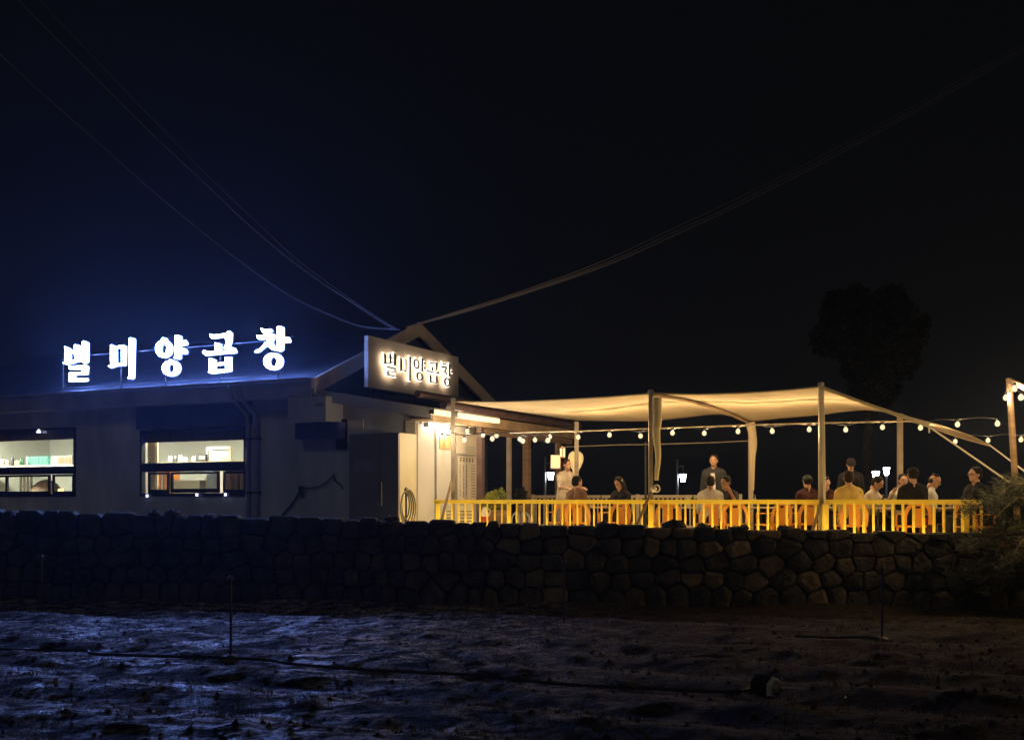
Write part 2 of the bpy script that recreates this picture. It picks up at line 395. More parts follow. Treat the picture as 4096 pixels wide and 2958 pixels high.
# ------------------------------------------------------------------ rough stubble and clods on the field (nobody could count them)
sb = MB()
for k in range(21000):
    y = 6.6 + 10.4 * R.random() ** 1.15; x = (R.random() * 1.06 - .53) * y * .95
    if fbm(np.array([x * .9]), np.array([y * 1.6]), 3, 21)[0] < .43: continue
    z = gz(x, y); h = R.uniform(.015, .055); a = R.uniform(0, math.pi); w_ = R.uniform(.0025, .006)
    dx, dy = math.cos(a) * w_, math.sin(a) * w_; lx, ly = R.uniform(-.03, .03), R.uniform(-.03, .03)
    sb.add([(x - dx, y - dy, z - .01), (x + dx, y + dy, z - .01), (x + lx, y + ly, z + h)], [(0, 1, 2)])
o = sb.build('grass', M['stubble']); tag(o, 'sparse dry stubble standing in the dark field', 'grass', kind='stuff')
cb = MB()
for k in range(1500):
    y = 6.8 + 10 * R.random() ** 1.1; x = (R.random() * 1.06 - .53) * y * .95
    z = gz(x, y); r = R.uniform(.010, .034)
    ps = [Vector((math.cos(a) * r * R.uniform(.7, 1.2), math.sin(a) * r * R.uniform(.7, 1.2), R.uniform(-.2, .3) * r)) for a in (0, 1.26, 2.5, 3.8, 5.0)]
    cb.add([Vector((x, y, z)) + p for p in ps] + [(x, y, z + r * .8)], [(i, (i + 1) % 5, 5) for i in range(5)])
o = cb.build('rubble', M['soil']); tag(o, 'small clods of earth scattered over the field', 'soil', kind='stuff')

# ------------------------------------------------------------------ dry stone wall
def clip_poly(poly, px, py, nx_, ny_):
    out = []; m = len(poly)
    for i in range(m):
        a = poly[i]; b = poly[(i + 1) % m]
        da = (a[0] - px) * nx_ + (a[1] - py) * ny_; db = (b[0] - px) * nx_ + (b[1] - py) * ny_
        if da <= 0: out.append(a)
        if da * db < 0: t = da / (da - db); out.append((a[0] + t * (b[0] - a[0]), a[1] + t * (b[1] - a[1])))
    return out
WX0, WX1 = -9.0, 8.1
stone_wall = thing('stone_wall', 'low dry stone retaining wall of irregular boulders below the terrace', 'wall', (0, 17.3, 0))
seeds = []
rows = 5
for j in range(rows):
    x = WX0 - R.random() * .3
    while x < WX1 + .4:
        st = R.choice([R.uniform(.18, .28), R.uniform(.27, .40), R.uniform(.38, .56)])
        seeds.append((x + st / 2, .11 + j * .255 + R.uniform(-.055, .055))); x += st
core = MB()
nseg = 60
prof = []
for i in range(nseg + 1):
    x = WX0 + (WX1 - WX0) * i / nseg; yb = wall_y(x); zt = wall_top(x) - .07 + .03 * math.sin(x * 5.1)
    prof += [(x, yb + .10, -.3), (x, yb + .10, zt), (x, yb + .50, zt), (x, yb + .50, -.3)]
fs = []
for i in range(nseg):
    for k in range(3): a = i * 4 + k; fs.append((a, a + 1, a + 5, a + 4))
core.add(prof, fs + [(0, 1, 2, 3), (nseg * 4 + 3, nseg * 4 + 2, nseg * 4 + 1, nseg * 4)])
core.build('core', M['core'], stone_wall)
cnt = 0
for (sx, sz) in seeds:
    zt = wall_top(sx)
    ext = R.uniform(-.03, .025) if sz > .95 else 0
    poly = [(sx - .6, -.12), (sx + .6, -.12), (sx + .6, zt + ext), (sx - .6, zt + ext)]
    for (ox, oz) in seeds:
        if (ox, oz) == (sx, sz) or abs(ox - sx) > 1.1: continue
        nx_, nz_ = ox - sx, (oz - sz) * 1.15; poly = clip_poly(poly, (ox + sx) / 2, (oz + sz) / 2, nx_, nz_)
        if len(poly) < 3: break
    if len(poly) < 3 or sx < WX0 or sx > WX1: continue
    cx_ = sum(p[0] for p in poly) / len(poly); cz_ = sum(p[1] for p in poly) / len(poly)
    ring = []
    for i in range(len(poly)):
        a, b, c = poly[i - 1], poly[i], poly[(i + 1) % len(poly)]
        q = R.uniform(.06, .20)
        ring.append((b[0] + (a[0] - b[0]) * q, b[1] + (a[1] - b[1]) * q)); ring.append((b[0] + (c[0] - b[0]) * q, b[1] + (c[1] - b[1]) * q))
    ring = [(cx_ + (p[0] - cx_) * R.uniform(.92, .985), cz_ + (p[1] - cz_) * R.uniform(.92, .985)) for p in ring]
    m = len(ring); d = R.uniform(.025, .075); ty = R.uniform(-.22, .22); tz = R.uniform(-.18, .22)
    def P3(p, sc_, dep):
        x = cx_ + (p[0] - cx_) * sc_; z = cz_ + (p[1] - cz_) * sc_
        return (x, wall_y(x) - dep + (x - cx_) * ty + (z - cz_) * tz, z)
    mb = MB(); vs = [P3(p, 1, -.22) for p in ring] + [P3(p, 1, 0) for p in ring] + [P3(p, R.uniform(.86, .95), d * R.uniform(.6, .9)) for p in ring] + [P3(p, R.uniform(.45, .68), d * R.uniform(.95, 1.15)) for p in ring]
    fs = [(l * m + i, l * m + (i + 1) % m, (l + 1) * m + (i + 1) % m, (l + 1) * m + i) for l in range(3) for i in range(m)] + [tuple(range(3 * m, 4 * m))]
    mb.add(vs, fs)
    mb.build('stone', R.choice([M['stone'], M['stone'], M['stone2'], M['stone2'], M['stone3'] if sx > -.5 else M['stone2']]), stone_wall, smooth=False); cnt += 1
# loose capping stones that stick up above the top course
for px, rw in ((2690, .2), (2805, .12), (2410, .1), (1560, .12), (640, .14), (2960, .1), (560, .1), (3120, .12)):
    y = 17.3; x = (px - CX) / F * y; y = wall_y(x)
    mb = MB().ell((x, y + .12, wall_top(x) - .01), (rw, .12, rw * .55), 9, 5)
    mb.v = [v + Vector((R.uniform(-.015, .015), R.uniform(-.01, .01), R.uniform(-.015, .015))) for v in mb.v]
    mb.build('capping_stone', M['stone2'], stone_wall)

# ------------------------------------------------------------------ main restaurant building
def apply_poly_prism(mb, poly2, to3, depth_vec):
    m = len(poly2); a = [to3(p) for p in poly2]; b = [p + depth_vec for p in a]
    return mb.add(a + b, [tuple(range(m)), tuple(range(m, 2 * m))[::-1]] + [(i, i + m, (i + 1) % m + m, (i + 1) % m) for i in range(m)])

house = thing('restaurant_building', 'single storey pale rendered restaurant with gable end and lit windows', 'building', (A.x, A.y, .7))
sB = s_at(1665)                       # outer corner of the annex
S_END = 12.5
EAVE = 4.05; WALLTOP = 4.0
win = []
def win_rect(pxl, pxr, ytop, ybot):
    s1, _ = on_s(pxl, 0); s0, _ = on_s(pxr, 0); sm = (s0 + s1) / 2; y = bf(sm, 0, 0).y
    return s0, s1, zf(ybot, y), zf(ytop, y)
W2 = win_rect(563, 986, 1713, 1984)
W1 = win_rect(-150, 304, 1716, 1986)
wall = MB()
T = .22
def seg(s0, s1, z0, z1): wall.bfbox(s0, s1, 0, T, z0, z1)
zb = .5
seg(0, W2[0], zb, WALLTOP); seg(sB, -.002, zb, zf(1690, bf(sB, 0, 0).y)); seg(W2[0], W2[1], zb, W2[2]); seg(W2[0], W2[1], W2[3], WALLTOP)
seg(W2[1], W1[0], zb, WALLTOP); seg(W1[0], W1[1], zb, W1[2]); seg(W1[0], W1[1], W1[3], WALLTOP); seg(W1[1], S_END, zb, WALLTOP)
wall.build('wall', M['render'], house)
# annex part of the front wall is lower: cover strip above it is the gable foot
TG = 6.9 * 1.122
apexT, apexZ = on_t(1640, 1312, 0)
farZ = EAVE
g = MB()
g.add([bf(0, T, zb), bf(0, TG, zb), bf(0, TG, EAVE), bf(0, apexT, apexZ - .1), bf(0, T, EAVE - .05),
       bf(.2, T, zb), bf(.2, TG, zb), bf(.2, TG, EAVE), bf(.2, apexT, apexZ - .1), bf(.2, T, EAVE - .05)],
      [(0, 1, 2, 3, 4), (9, 8, 7, 6, 5), (0, 5, 6, 1), (1, 6, 7, 2), (2, 7, 8, 3), (3, 8, 9, 4), (4, 9, 5, 0)])
g.build('gable_wall', M['teal'], house)
# back wall + roof slopes
MB().bfbox(.2, S_END, TG - .2, TG, zb, EAVE - .1).build('rear_wall', M['render'], house)
MB().bfbox(S_END - .2, S_END, T, TG - .2, zb, EAVE - .1).build('side_wall', M['render'], house)
OV = .42
rs = (apexZ - EAVE) / apexT
front_roof = MB()
zf0 = EAVE - OV * .12
def roof_slab(mb, t0, z0, t1, z1, s0, s1, th):
    mb.hexa([bf(s0, t0, z0), bf(s1, t0, z0), bf(s1, t1, z1), bf(s0, t1, z1), bf(s0, t0, z0 + th), bf(s1, t0, z0 + th), bf(s1, t1, z1 + th), bf(s0, t1, z1 + th)])
SG = -.28
roof_slab(front_roof, -OV, EAVE - .06, apexT, apexZ - .04, SG + .06, S_END + .3, .10)
front_roof.build('roof', M['roofblue'], house)
back_roof = MB(); roof_slab(back_roof, apexT, apexZ - .04, TG + .4, EAVE - .06, SG + .06, S_END + .3, .10); back_roof.build('roof', M['roof'], house)
# bargeboards on the gable end
for (t0, z0, t1, z1) in ((-OV - .02, EAVE - .09, apexT + .02, apexZ + .0), (apexT - .02, apexZ - .0, TG + .45, EAVE - .1)):
    mb = MB(); mb.hexa([bf(SG, t0, z0 - .20), bf(SG + .055, t0, z0 - .20), bf(SG + .055, t1, z1 - .20), bf(SG, t1, z1 - .20),
                        bf(SG, t0, z0 + .13), bf(SG + .055, t0, z0 + .13), bf(SG + .055, t1, z1 + .13), bf(SG, t1, z1 + .13)])
    mb.build('bargeboard', M['beige'], house)
# fascia, gutter, soffit along the front eave
MB().bfbox(SG + .058, S_END + .3, -OV - .03, -OV - .002, EAVE - .33, EAVE - .0).build('fascia', M['fascia'], house)
MB().bfbox(SG + .06, S_END + .3, -OV, -.002, EAVE - .32, EAVE - .29).build('soffit', M['fascia'], house)
gp = MB()
prof_ = [(math.cos(a) * .06, math.sin(a) * .06) for a in [math.pi + k * math.pi / 6 for k in range(7)]]
vs = []
for s in (SG + .04, S_END + .3):
    vs += [bf(s, -OV - .092 + x, EAVE + .055 + z) for x, z in prof_]
    vs += [bf(s, -OV - .092 + x * .85, EAVE + .055 + z * .85) for x, z in prof_]
fs = []
for i in range(6): fs += [(i, i + 1, i + 15, i + 14), (i + 7, i + 21, i + 22, i + 8)]
fs += [(0, 14, 21, 7), (6, 13, 27, 20)]
gp.add(vs, fs); gp.build('gutter', M['fascia'], house)
# white gutter end bracket at the corner
MB().bfbox(SG - .02, SG + .05, -OV - .15, -OV - .05, EAVE - .16, EAVE + .04).build('gutter_end', M['fascia'], house)
# downpipes near the second window
for px, th in ((1002, .045), (1036, .05)):
    s = s_at(px); c = bf(s, -.09, 0)
    mb = MB().tube([bf(s + (.18 if px < 1010 else .12), -OV - .09, EAVE - .02), bf(s + .10, -OV - .06, EAVE - .28), bf(s, -.10, EAVE - .62), bf(s, -.09, EAVE - .9), bf(s, -.09, .7)], th, 10)
    dp = mb.build('downpipe', M['pipe'], house, smooth=True)
    for z in (1.75, 2.9): MB().bfbox(s - th - .012, s + th + .012, -.09 - th - .01, -.003, z, z + .035).build('clip', M['dark'], dp)
# dark blue sheet added for the eave's shade above the second window
y2 = bf(s_at(780), 0, 0).y
MB().bfbox(s_at(1012), s_at(550), -.045, -.003, W2[3] + .02, EAVE - .32).build('shade_panel', M['navy_shade'], house)

def window(sr, splits, barz, name='window'):
    s0, s1, z0, z1 = sr
    mb = MB(); d0, d1 = -.03, .09; fw = .06
    mb.bfbox(s0, s0 + fw, d0, d1, z0, z1); mb.bfbox(s1 - fw, s1, d0, d1, z0, z1)
    mb.bfbox(s0 + fw, s1 - fw, d0, d1, z1 - fw, z1); mb.bfbox(s0 + fw, s1 - fw, d0, d1, z0, z0 + .07)
    mb.bfbox(s0 + fw, s1 - fw, d0, d1, barz[0], barz[1])
    fr = mb.build(name, M['frame'], house)
    MB().bfbox(s0 + fw, s1 - fw, .02, .028, barz[1], z1 - fw).build('pane', M['glass'], fr)
    MB().bfbox(s0 + .005, s1 - .005, .093, .12, z1 - fw - .22, z1 - .004).build('blind', M['brown'], fr)
    for (a, b, za, zb_, off) in splits:
        m2 = MB(); k = off
        m2.bfbox(a, a + .05, .0 + k, .05 + k, za - .09, zb_ + .05); m2.bfbox(b - .05, b, .0 + k, .05 + k, za - .09, zb_ + .05)
        m2.bfbox(a + .05, b - .05, .0 + k, .05 + k, za - .09, za); m2.bfbox(a + .05, b - .05, .0 + k, .05 + k, zb_, zb_ + .05)
        m2.build('sash', M['frame'], fr)
        MB().bfbox(a + .05, b - .05, .02 + k, .026 + k, za, zb_).build('pane', M['glass'], fr)
    return fr
def zs(px, py): return on_s(px, py)[1]
bz2 = (zs(780, 1884), zs(780, 1848))
def lowpane(pl, pr, pt, pb, off): a, _ = on_s(pr, 0); b, _ = on_s(pl, 0); return (a - .05, b + .05, zs((pl + pr) / 2, pb), min(zs((pl + pr) / 2, pt), bz2[0] - .06), off)
window(W2, [lowpane(598, 667, 1893, 1957, .006), lowpane(692, 870, 1888, 1953, -.025), lowpane(898, 973, 1885, 1957, .006)], bz2)
bz1 = (zs(150, 1896), zs(150, 1866))
def lowpane1(pl, pr, pt, pb, off): a, _ = on_s(pr, 0); b, _ = on_s(pl, 0); return (a - .05, b + .05, zs((pl + pr) / 2, pb), bz1[0] - .06, off)
window(W1, [lowpane1(-110, 20, 1905, 1964, .006), lowpane1(32, 195, 1905, 1964, -.025), lowpane1(214, 287, 1903, 1963, .006)], bz1)

# room behind the windows
RT = 3.6
room0, room1 = .45, S_END - .5
CEIL = 3.35
MB().bfbox(room0, room1, RT, RT + .05, .75, CEIL).build('interior_wall', M['interior'], house)
MB().bfbox(room0 - .05, room0, T + .002, RT, .75, CEIL).build('interior_wall', M['interior'], house)
MB().bfbox(room1, room1 + .05, T + .002, RT, .75, CEIL).build('interior_wall', M['interior'], house)
MB().bfbox(room0, room1, T + .002, RT, .70, .745).build('interior_floor', M['brown'], house)
MB().bfbox(room0, room1, T + .002, RT, CEIL, CEIL + .05).build('interior_ceiling', M['ceiling'], house)

def room_lamp(s, t, z, w_, d, mat, label, cat='lamp'):
    o = MB().bfbox(s - w_ / 2, s + w_ / 2, t - d / 2, t + d / 2, z - .05, z).build('ceiling_lamp', mat, loc=tuple(bf(s, t, z)))
    return tag(o, label, cat, 'ceiling lamps inside the restaurant')
room_lamp(s_at(700, .8), .85, CEIL - .002, 1.1, .25, M['room_light'], 'flat white ceiling lamp in the room behind the curtained window')
room_lamp(s_at(900, .35), .36, CEIL - .002, .5, .25, M['room_warm'], 'small warm ceiling lamp near the window end by the downpipes')
room_lamp(s_at(150, .35), .36, CEIL - .002, 1.2, .25, M['room_light'], 'flat white ceiling lamp behind the window with the kitchen')
room_lamp(s_at(-100, .35), .36, CEIL - .002, 1.0, .25, M['room_light'], 'flat white ceiling lamp over the kitchen edge')

# curtain in the second window
def curtain_mesh(s0, s1, t, z0, z1, amp=.03, waves=7):
    mb = MB(); nn = waves * 6; vs = []
    for i in range(nn + 1):
        s = s0 + (s1 - s0) * i / nn; tt = t + amp * math.sin(i / nn * waves * 2 * math.pi)
        vs += [bf(s, tt, z0), bf(s, tt, z1), bf(s, tt + .012, z1), bf(s, tt + .012, z0)]
    fs = []
    for i in range(nn):
        for k in range(4): a = i * 4; fs.append((a + k, a + (k + 1) % 4, a + 4 + (k + 1) % 4, a + 4 + k))
    fs += [(0, 1, 2, 3), (nn * 4 + 3, nn * 4 + 2, nn * 4 + 1, nn * 4)]
    return mb.add(vs, fs)
c = curtain_mesh(s_at(628, .35), s_at(583, .35), .36, 1.0, CEIL - .05).build('curtain', M['curtain'], loc=tuple(bf(s_at(600), .36, 1.0)))
tag(c, 'cream curtain gathered at one side of the right window', 'curtain')

def in_room(px0, px1, py0, py1, t, depth, z_floor=None):
    s0 = s_at(px1, t); s1 = s_at(px0, t); y = bf((s0 + s1) / 2, t, 0).y
    return s0, s1, zf(py1, y) if z_floor is None else z_floor, zf(py0, y), t, depth
def rbox(name, mat, px0, px1, py0, py1, t, depth, label, cat, z_floor=None, group=None):
    s0, s1, z0, z1, t_, d = in_room(px0, px1, py0, py1, t, depth, z_floor)
    r = thing(name, label, cat, tuple(bf((s0 + s1) / 2, t_ + d / 2, z0)), 0, group)
    return r, (s0, s1, t_, t_ + d, z0, z1)
# tall framed board with a mountain picture
r, (s0, s1, t0, t1, z0, z1) = rbox('framed_picture', None, 826, 922, 1785, 1850, 1.2, .06, 'white framed snowy mountain picture standing in the right window', 'picture')
fw = .045
mb = MB().bfbox(s0, s0 + fw, t0, t1, z0, z1).bfbox(s1 - fw, s1, t0, t1, z0, z1).bfbox(s0 + fw, s1 - fw, t0, t1, z1 - .07, z1).bfbox(s0 + fw, s1 - fw, t0, t1, z0, z0 + .02)
mb.build('frame', M['paper'], r)
MB().bfbox(s0 + fw, s1 - fw, t0 + .02, t1 - .01, z0 + .02, z1 - .07).build('picture', M['picblue'], r)
mb = MB(); ww = s1 - s0
for k in range(4):
    sx = s0 + fw + .03 + k * ww * .2; hh = (.16, .2, .15, .12)[k]
    mb.add([bf(sx, t0 + .014 - k * .001, z0 + .02), bf(sx + ww * .3, t0 + .014 - k * .001, z0 + .02), bf(sx + ww * .14, t0 + .014 - k * .001, z0 + .02 + hh)], [(0, 1, 2)])
mb.build('mountain_print', M['paper'], r)
r, b_ = rbox('shelf', None, 590, 984, 1845, 1853, 1.0, .5, 'pale counter running behind the right window', 'counter', z_floor=.75)
s0, s1, t0, t1, z0, z1 = b_
MB().bfbox(s0, s1, t0, t1, z1 - .05, z1).build('top', M['counter'], r); [MB().bfbox(q, q + .05, t1 - .1, t1 - .05, .75, z1 - .051).build('leg', M['counter'], r) for q in (s0 + .05, s1 - .1)]
cz = z1
for i, (px, hh, rr_, mt, lb) in enumerate(((680, .17, .05, 'paper', 'white leaning plate left on the counter'), (700, .14, .045, 'dark', 'small dark jar beside the white plate'),
        (722, .19, .05, 'paper', 'tall white jug in the middle of the counter jars'), (742, .12, .06, 'picblue', 'squat blue tin on the counter'), (775, .15, .05, 'paper', 'white rounded pot right of the blue tin'))):
    c_ = bf(s_at(px, 1.2), 1.2, cz + .001)
    o = thing('jar', lb, 'jar', tuple(c_), 0, 'jars on the counter')
    MB().lathe([(rr_ * .8, 0), (rr_, .02), (rr_, hh * .7), (rr_ * .6, hh * .85)], c_, 12).build('body', M[mt], o, smooth=True)
    MB().lathe([(rr_ * .62, hh * .851), (rr_ * .62, hh)], c_, 12).build('lid', M['paper'] if mt != 'paper' else M['dark'], o, smooth=True)
r, (s0, s1, t0, t1, z0, z1) = rbox('kitchen_machine', None, 783, 824, 1815, 1850, 1.15, .3, 'dark grey boxy machine beside the mountain picture', 'machine', z_floor=cz + .001)
MB().bfbox(s0, s1, t0, t1, z0, z1).build('body', M['dark'], r); MB().bfbox(s0 + .02, s1 - .1, t0 - .012, t0, z0 + .05, z1 - .04).build('front', M['fridge'], r)
# lower window contents of the right window stand in front of the counter, seen through the small panes
r, (s0, s1, t0, t1, z0, z1) = rbox('wooden_cabinet', None, 588, 672, 1880, 1960, 1.6, .4, 'orange wooden cabinet seen through the small left pane', 'cabinet', z_floor=.75)
MB().bfbox(s0, s1, t0, t1, z0, z1).build('body', M['cabinet'], r)
for k in range(3): MB().bfbox(s0 + .02 + k * (s1 - s0) / 3, s0 + (k + 1) * (s1 - s0) / 3 - .02, t0 - .014, t0, z0 + .04, z1 - .04).build('door', M['cabinet'], r)
r, (s0, s1, t0, t1, z0, z1) = rbox('steel_box', None, 690, 800, 1925, 1960, 1.55, .35, 'pale steel chest behind the centre pane of the right window', 'box', z_floor=.75)
MB().bfbox(s0, s1, t0, t1, z0, z1).build('body', M['counter'], r); MB().bfbox(s0 - .01, s1 + .01, t0 - .015, t1, z1, z1 + .03).build('lid', M['paper'], r)
r, (s0, s1, t0, t1, z0, z1) = rbox('white_door', None, 822, 872, 1850, 1960, 1.7, .06, 'white door with pale blue panel behind the centre pane', 'door', z_floor=.75)
MB().bfbox(s0, s1, t0, t1, z0, z1).build('leaf', M['paper'], r); MB().bfbox(s0 + .06, s1 - .05, t0 - .01, t0, z0 + .6, z1 - .05).build('panel', M['picblue'], r)
c = curtain_mesh(s_at(975, .4), s_at(895, .4), .45, .8, bz2[0] + .05, .05, 4).build('drape', M['brown'], loc=tuple(bf(s_at(930), .45, .8))); tag(c, 'brown drape behind the small right pane', 'curtain')
# left window contents
r, (s0, s1, t0, t1, z0, z1) = rbox('worktop', None, -140, 298, 1860, 1868, 1.0, .5, 'pale kitchen worktop across the left window', 'counter', z_floor=.75)
MB().bfbox(s0, s1, t0, t1, z1 - .05, z1).build('top', M['counter'], r); [MB().bfbox(q, q + .05, t1 - .1, t1 - .05, .75, z1 - .051).build('leg', M['counter'], r) for q in (s0 + .05, s1 - .1)]; cz1 = z1 + .001
r, (s0, s1, t0, t1, z0, z1) = rbox('teal_cupboard', None, 108, 192, 1824, 1860, 1.3, .3, 'teal green cupboard standing on the kitchen worktop', 'cupboard', z_floor=cz1)
MB().bfbox(s0, s1, t0, t1, z0, z1).build('body', M['tealpanel'], r); MB().bfbox(s1 - .03, s1 + .01, t0 - .02, t0, z0, z1).build('edge', M['paper'], r)
for k in range(3): MB().bfbox(s0 + .03 + k * .15, s0 + .15 + k * .15, t0 - .012, t0, z0 + .03, z1 - .03).build('door', M['tealpanel'], r)
r, (s0, s1, t0, t1, z0, z1) = rbox('grey_cupboard', None, 203, 288, 1822, 1862, 1.3, .3, 'grey olive cupboard at the right end of the kitchen worktop', 'cupboard', z_floor=cz1)
MB().bfbox(s0, s1, t0, t1, z0, z1).build('body', M['fridge'], r)
for k in range(2): MB().bfbox(s0 + .03 + k * .24, s0 + .24 + k * .24, t0 - .012, t0, z0 + .03, z1 - .03).build('door', M['brown'], r)
for i, (px, hh, rr_, mt, lb) in enumerate(((8, .2, .09, 'curtain', 'big cream pot at the window edge of the worktop'), (30, .16, .06, 'counter', 'small pale pot next to the big cream pot'), (50, .24, .04, 'dark', 'tall dark bottle among the pots'),
        (70, .14, .07, 'curtain', 'squat cream pot in front of the dark corner'), (88, .2, .05, 'greenbottle', 'green bottle beside the teal cupboard'))):
    c_ = bf(s_at(px, 1.15), 1.15, cz1)
    o = thing('pot', lb, 'pot', tuple(c_), 0, 'pots on the kitchen worktop')
    MB().lathe([(rr_ * .8, 0), (rr_, .03), (rr_, hh * .7), (rr_ * .5, hh * .9)], c_, 12).build('body', M[mt], o, smooth=True)
    MB().lathe([(rr_ * .5, hh * .901), (rr_ * .5, hh)], c_, 12).build('lid', M['dark'], o, smooth=True)
r, (s0, s1, t0, t1, z0, z1) = rbox('lattice_screen', None, 80, 122, 1895, 1968, 1.6, .05, 'white lattice screen behind the left window centre pane', 'screen', z_floor=.75)
for k in range(4): MB().bfbox(s0 + k * (s1 - s0) / 3 - .02, s0 + k * (s1 - s0) / 3 + .02, t0, t1, z0, z1).build('bar', M['paper'], r)
for k in range(5): z = z0 + (k + 1) * (z1 - z0) / 5.2; MB().bfbox(s0 - .02, s1 + .02, t0 - .012, t0 - .001, z, z + .03).build('crossbar', M['paper'], r)
r, (s0, s1, t0, t1, z0, z1) = rbox('sofa', None, 108, 200, 1915, 1970, 1.4, .5, 'dark brown padded seat back below the left window', 'seat', z_floor=.75)
mb = MB().ell(bf((s0 + s1) / 2, (t0 + t1) / 2, (z0 + z1) / 2), ((s1 - s0) * .62, .28, (z1 - z0) / 2), 14, 10); mb.build('backrest', M['brown'], r, smooth=True)
MB().bfbox(s0 - .1, s1 + .1, t0 - .25, t0 + .1, z0, z0 + .38).build('seat', M['brown'], r)
r, (s0, s1, t0, t1, z0, z1) = rbox('table_lamp', None, 222, 252, 1902, 1965, .7, .15, 'orange glowing table lamp in the small pane of the left window', 'lamp', z_floor=1.45)
ctr = bf((s0 + s1) / 2, .75, z0); r.location = ctr; r['_o'] = tuple(ctr)
MB().lathe([(.07, 0), (.07, .02), (.015, .03), (.015, .28)], ctr, 12).build('stand', M['dark'], r, smooth=True); MB().lathe([(.09, .285), (.06, .44)], ctr, 14).build('lamp_shade', em('orange_lamp_shade', (1, .55, .2), 2.2), r, smooth=True)
r2_ = thing('side_cabinet', 'brown side cabinet under the orange table lamp', 'cabinet', tuple(bf((s0 + s1) / 2, .75, .75)))
MB().bfbox(s0 - .25, s1 + .15, .55, .98, .75, 1.449).build('body', M['brown'], r2_); MB().bfbox(s0 - .22, s1 + .12, .535, .549, .8, 1.4).build('door', M['brown'], r2_)

# small lights on the facade
def facade_lamp(px, py, label, hood=False):
    s, z = on_s(px, py); c_ = bf(s, -.06, z)
    o = thing('wall_lamp', label, 'lamp', tuple(c_), 0, 'small cold lights on the house front')
    if hood:
        MB().lathe([(.055, -.05), (.05, -.03), (.015, .03), (.005, .04)], c_, 12).build('lamp_shade', M['small_led'], o, smooth=True)
        MB().tube([c_ + Vector((0, 0, .035)), bf(s, -.03, z + .09), bf(s, -.003, z + .09)], .008, 6).build('arm', M['dark'], o)
    else:
        MB().bfbox(s - .022, s + .022, -.075, -.045, z - .03, z + .03).build('lens', M['small_led'], o)
        MB().bfbox(s - .03, s + .03, -.044, -.032, z - .035, z + .06).build('bracket', M['dark'], o)
facade_lamp(163, 1722, 'tiny cold white hooded lamp above the left window', True)
facade_lamp(596, 1982, 'tiny cold light under the left corner of the right window')
facade_lamp(795, 1978, 'tiny cold light under the centre of the right window')
facade_lamp(909, 1977, 'tiny cold light under the right part of the right window')

# ventilation box on the wall corner, with louvred side
r = thing('wall_cabinet', 'boxy pale vent cabinet with louvred side high on the house corner', 'cabinet', tuple(bf(s_at(1220, -.6), -.5, 3.0)))
sa, sb_ = s_at(1303, -.6), s_at(1152, -.6); y_ = bf(sa, -.6, 0).y; z0, z1 = zf(1682, y_), min(zf(1552, y_), EAVE - .35)
MB().bfbox(sa, sb_, -.6, -.003, z0, z1).build('body', M['render'], r)
for k in range(6): MB().bfbox(sb_ + .001, sb_ + .035, -.56 + .002, -.05, z0 + .06 + k * .09, z0 + .10 + k * .09).build('louvre', M['fascia'], r)
MB().bfbox(sa + .06, sa + .26, -.612, -.601, z1 - .2, z1 - .14).build('name_plate', M['pipe'], r)
# dark block added for the shadow band on the wall below it
MB().bfbox(sa - .1, sb_ + .05, -.3, -.003, z0 - .34, z0 - .002).build('shade_block', M['navy_shade'], r)
# electrical box + cables on the wall
s, z = on_s(1212, 1962)
o = thing('socket_box', 'small grey junction box on the wall with drooping cable', 'junction box', tuple(bf(s, -.03, z)))
MB().bfbox(s - .06, s + .05, -.09, -.003, z - .10, z + .10).build('body', M['dark'], o); MB().bfbox(s - .075, s - .061, -.06, -.003, z - .13, z + .09).build('cover', M['fascia'], o)
def wpts(lst, t=-.05): return [bf(on_s(a, b, t)[0], t, on_s(a, b, t)[1]) for a, b in lst]
def smooth_path(p, n=6):
    p = [Vector(x) for x in p]; out = []
    for i in range(len(p) - 1):
        a = p[max(i - 1, 0)]; b = p[i]; c = p[i + 1]; d = p[min(i + 2, len(p) - 1)]
        for k in range(n):
            t = k / n; out.append(.5 * ((2 * b) + (c - a) * t + (2 * a - 5 * b + 4 * c - d) * t * t + (3 * b - a - 3 * c + d) * t ** 3))
    out.append(p[-1]); return out
o = MB().tube(smooth_path(wpts([(1212, 1952), (1260, 1948), (1300, 1932), (1330, 1905), (1340, 1895)])), .014, 6).build('cable', M['dark'], loc=tuple(bf(s, -.05, z)), smooth=True)
tag(o, 'black cable running from the junction box up to the fridge corner', 'cable')
o = MB().tube(smooth_path(wpts([(1200, 1962), (1185, 1990), (1160, 2025), (1130, 2060), (1125, 2085)])), .022, 6).build('cable', M['dark'], loc=tuple(bf(s, -.05, z)), smooth=True)
tag(o, 'thick dark cable hanging from the junction box to the ground', 'cable')
o = MB().tube(smooth_path(wpts([(1330, 1900), (1345, 1925), (1362, 1938), (1372, 1955)])), .016, 6).build('cable', M['dark'], loc=tuple(bf(s, -.05, z)), smooth=True)
tag(o, 'short loose cable end dangling beside the fridge', 'cable')

# ------------------------------------------------------------------ annex side wall, porch roof, posts
SW = sB
wt = t_at(1908, SW)
PZ = zf(1690, bf(SW, 0, 0).y)
MB().bfbox(SW, SW + .2, T, wt, .5, PZ + .1).build('annex_wall', M['white_wall'], house)
# panels on the side wall
for (pa, pb, off) in ((1667, 1733, .03), (1740, 1815, .012)):
    ta, tb_ = t_at(pa, SW), t_at(pb, SW)
    MB().bfbox(SW - off, SW - .002, max(ta, .0), tb_, .7, PZ - .02).build('wall_panel', M['white_wall'], house)
MB().bfbox(SW - .05, SW - .002, t_at(1734, SW), t_at(1739, SW), .7, PZ - .02).build('wall_batten', M['pipe'], house)
# corner pilaster on the front
MB().bfbox(SW, SW + .24, -.03, -.002, .6, PZ + .05).build('pilaster', M['beige'], house)
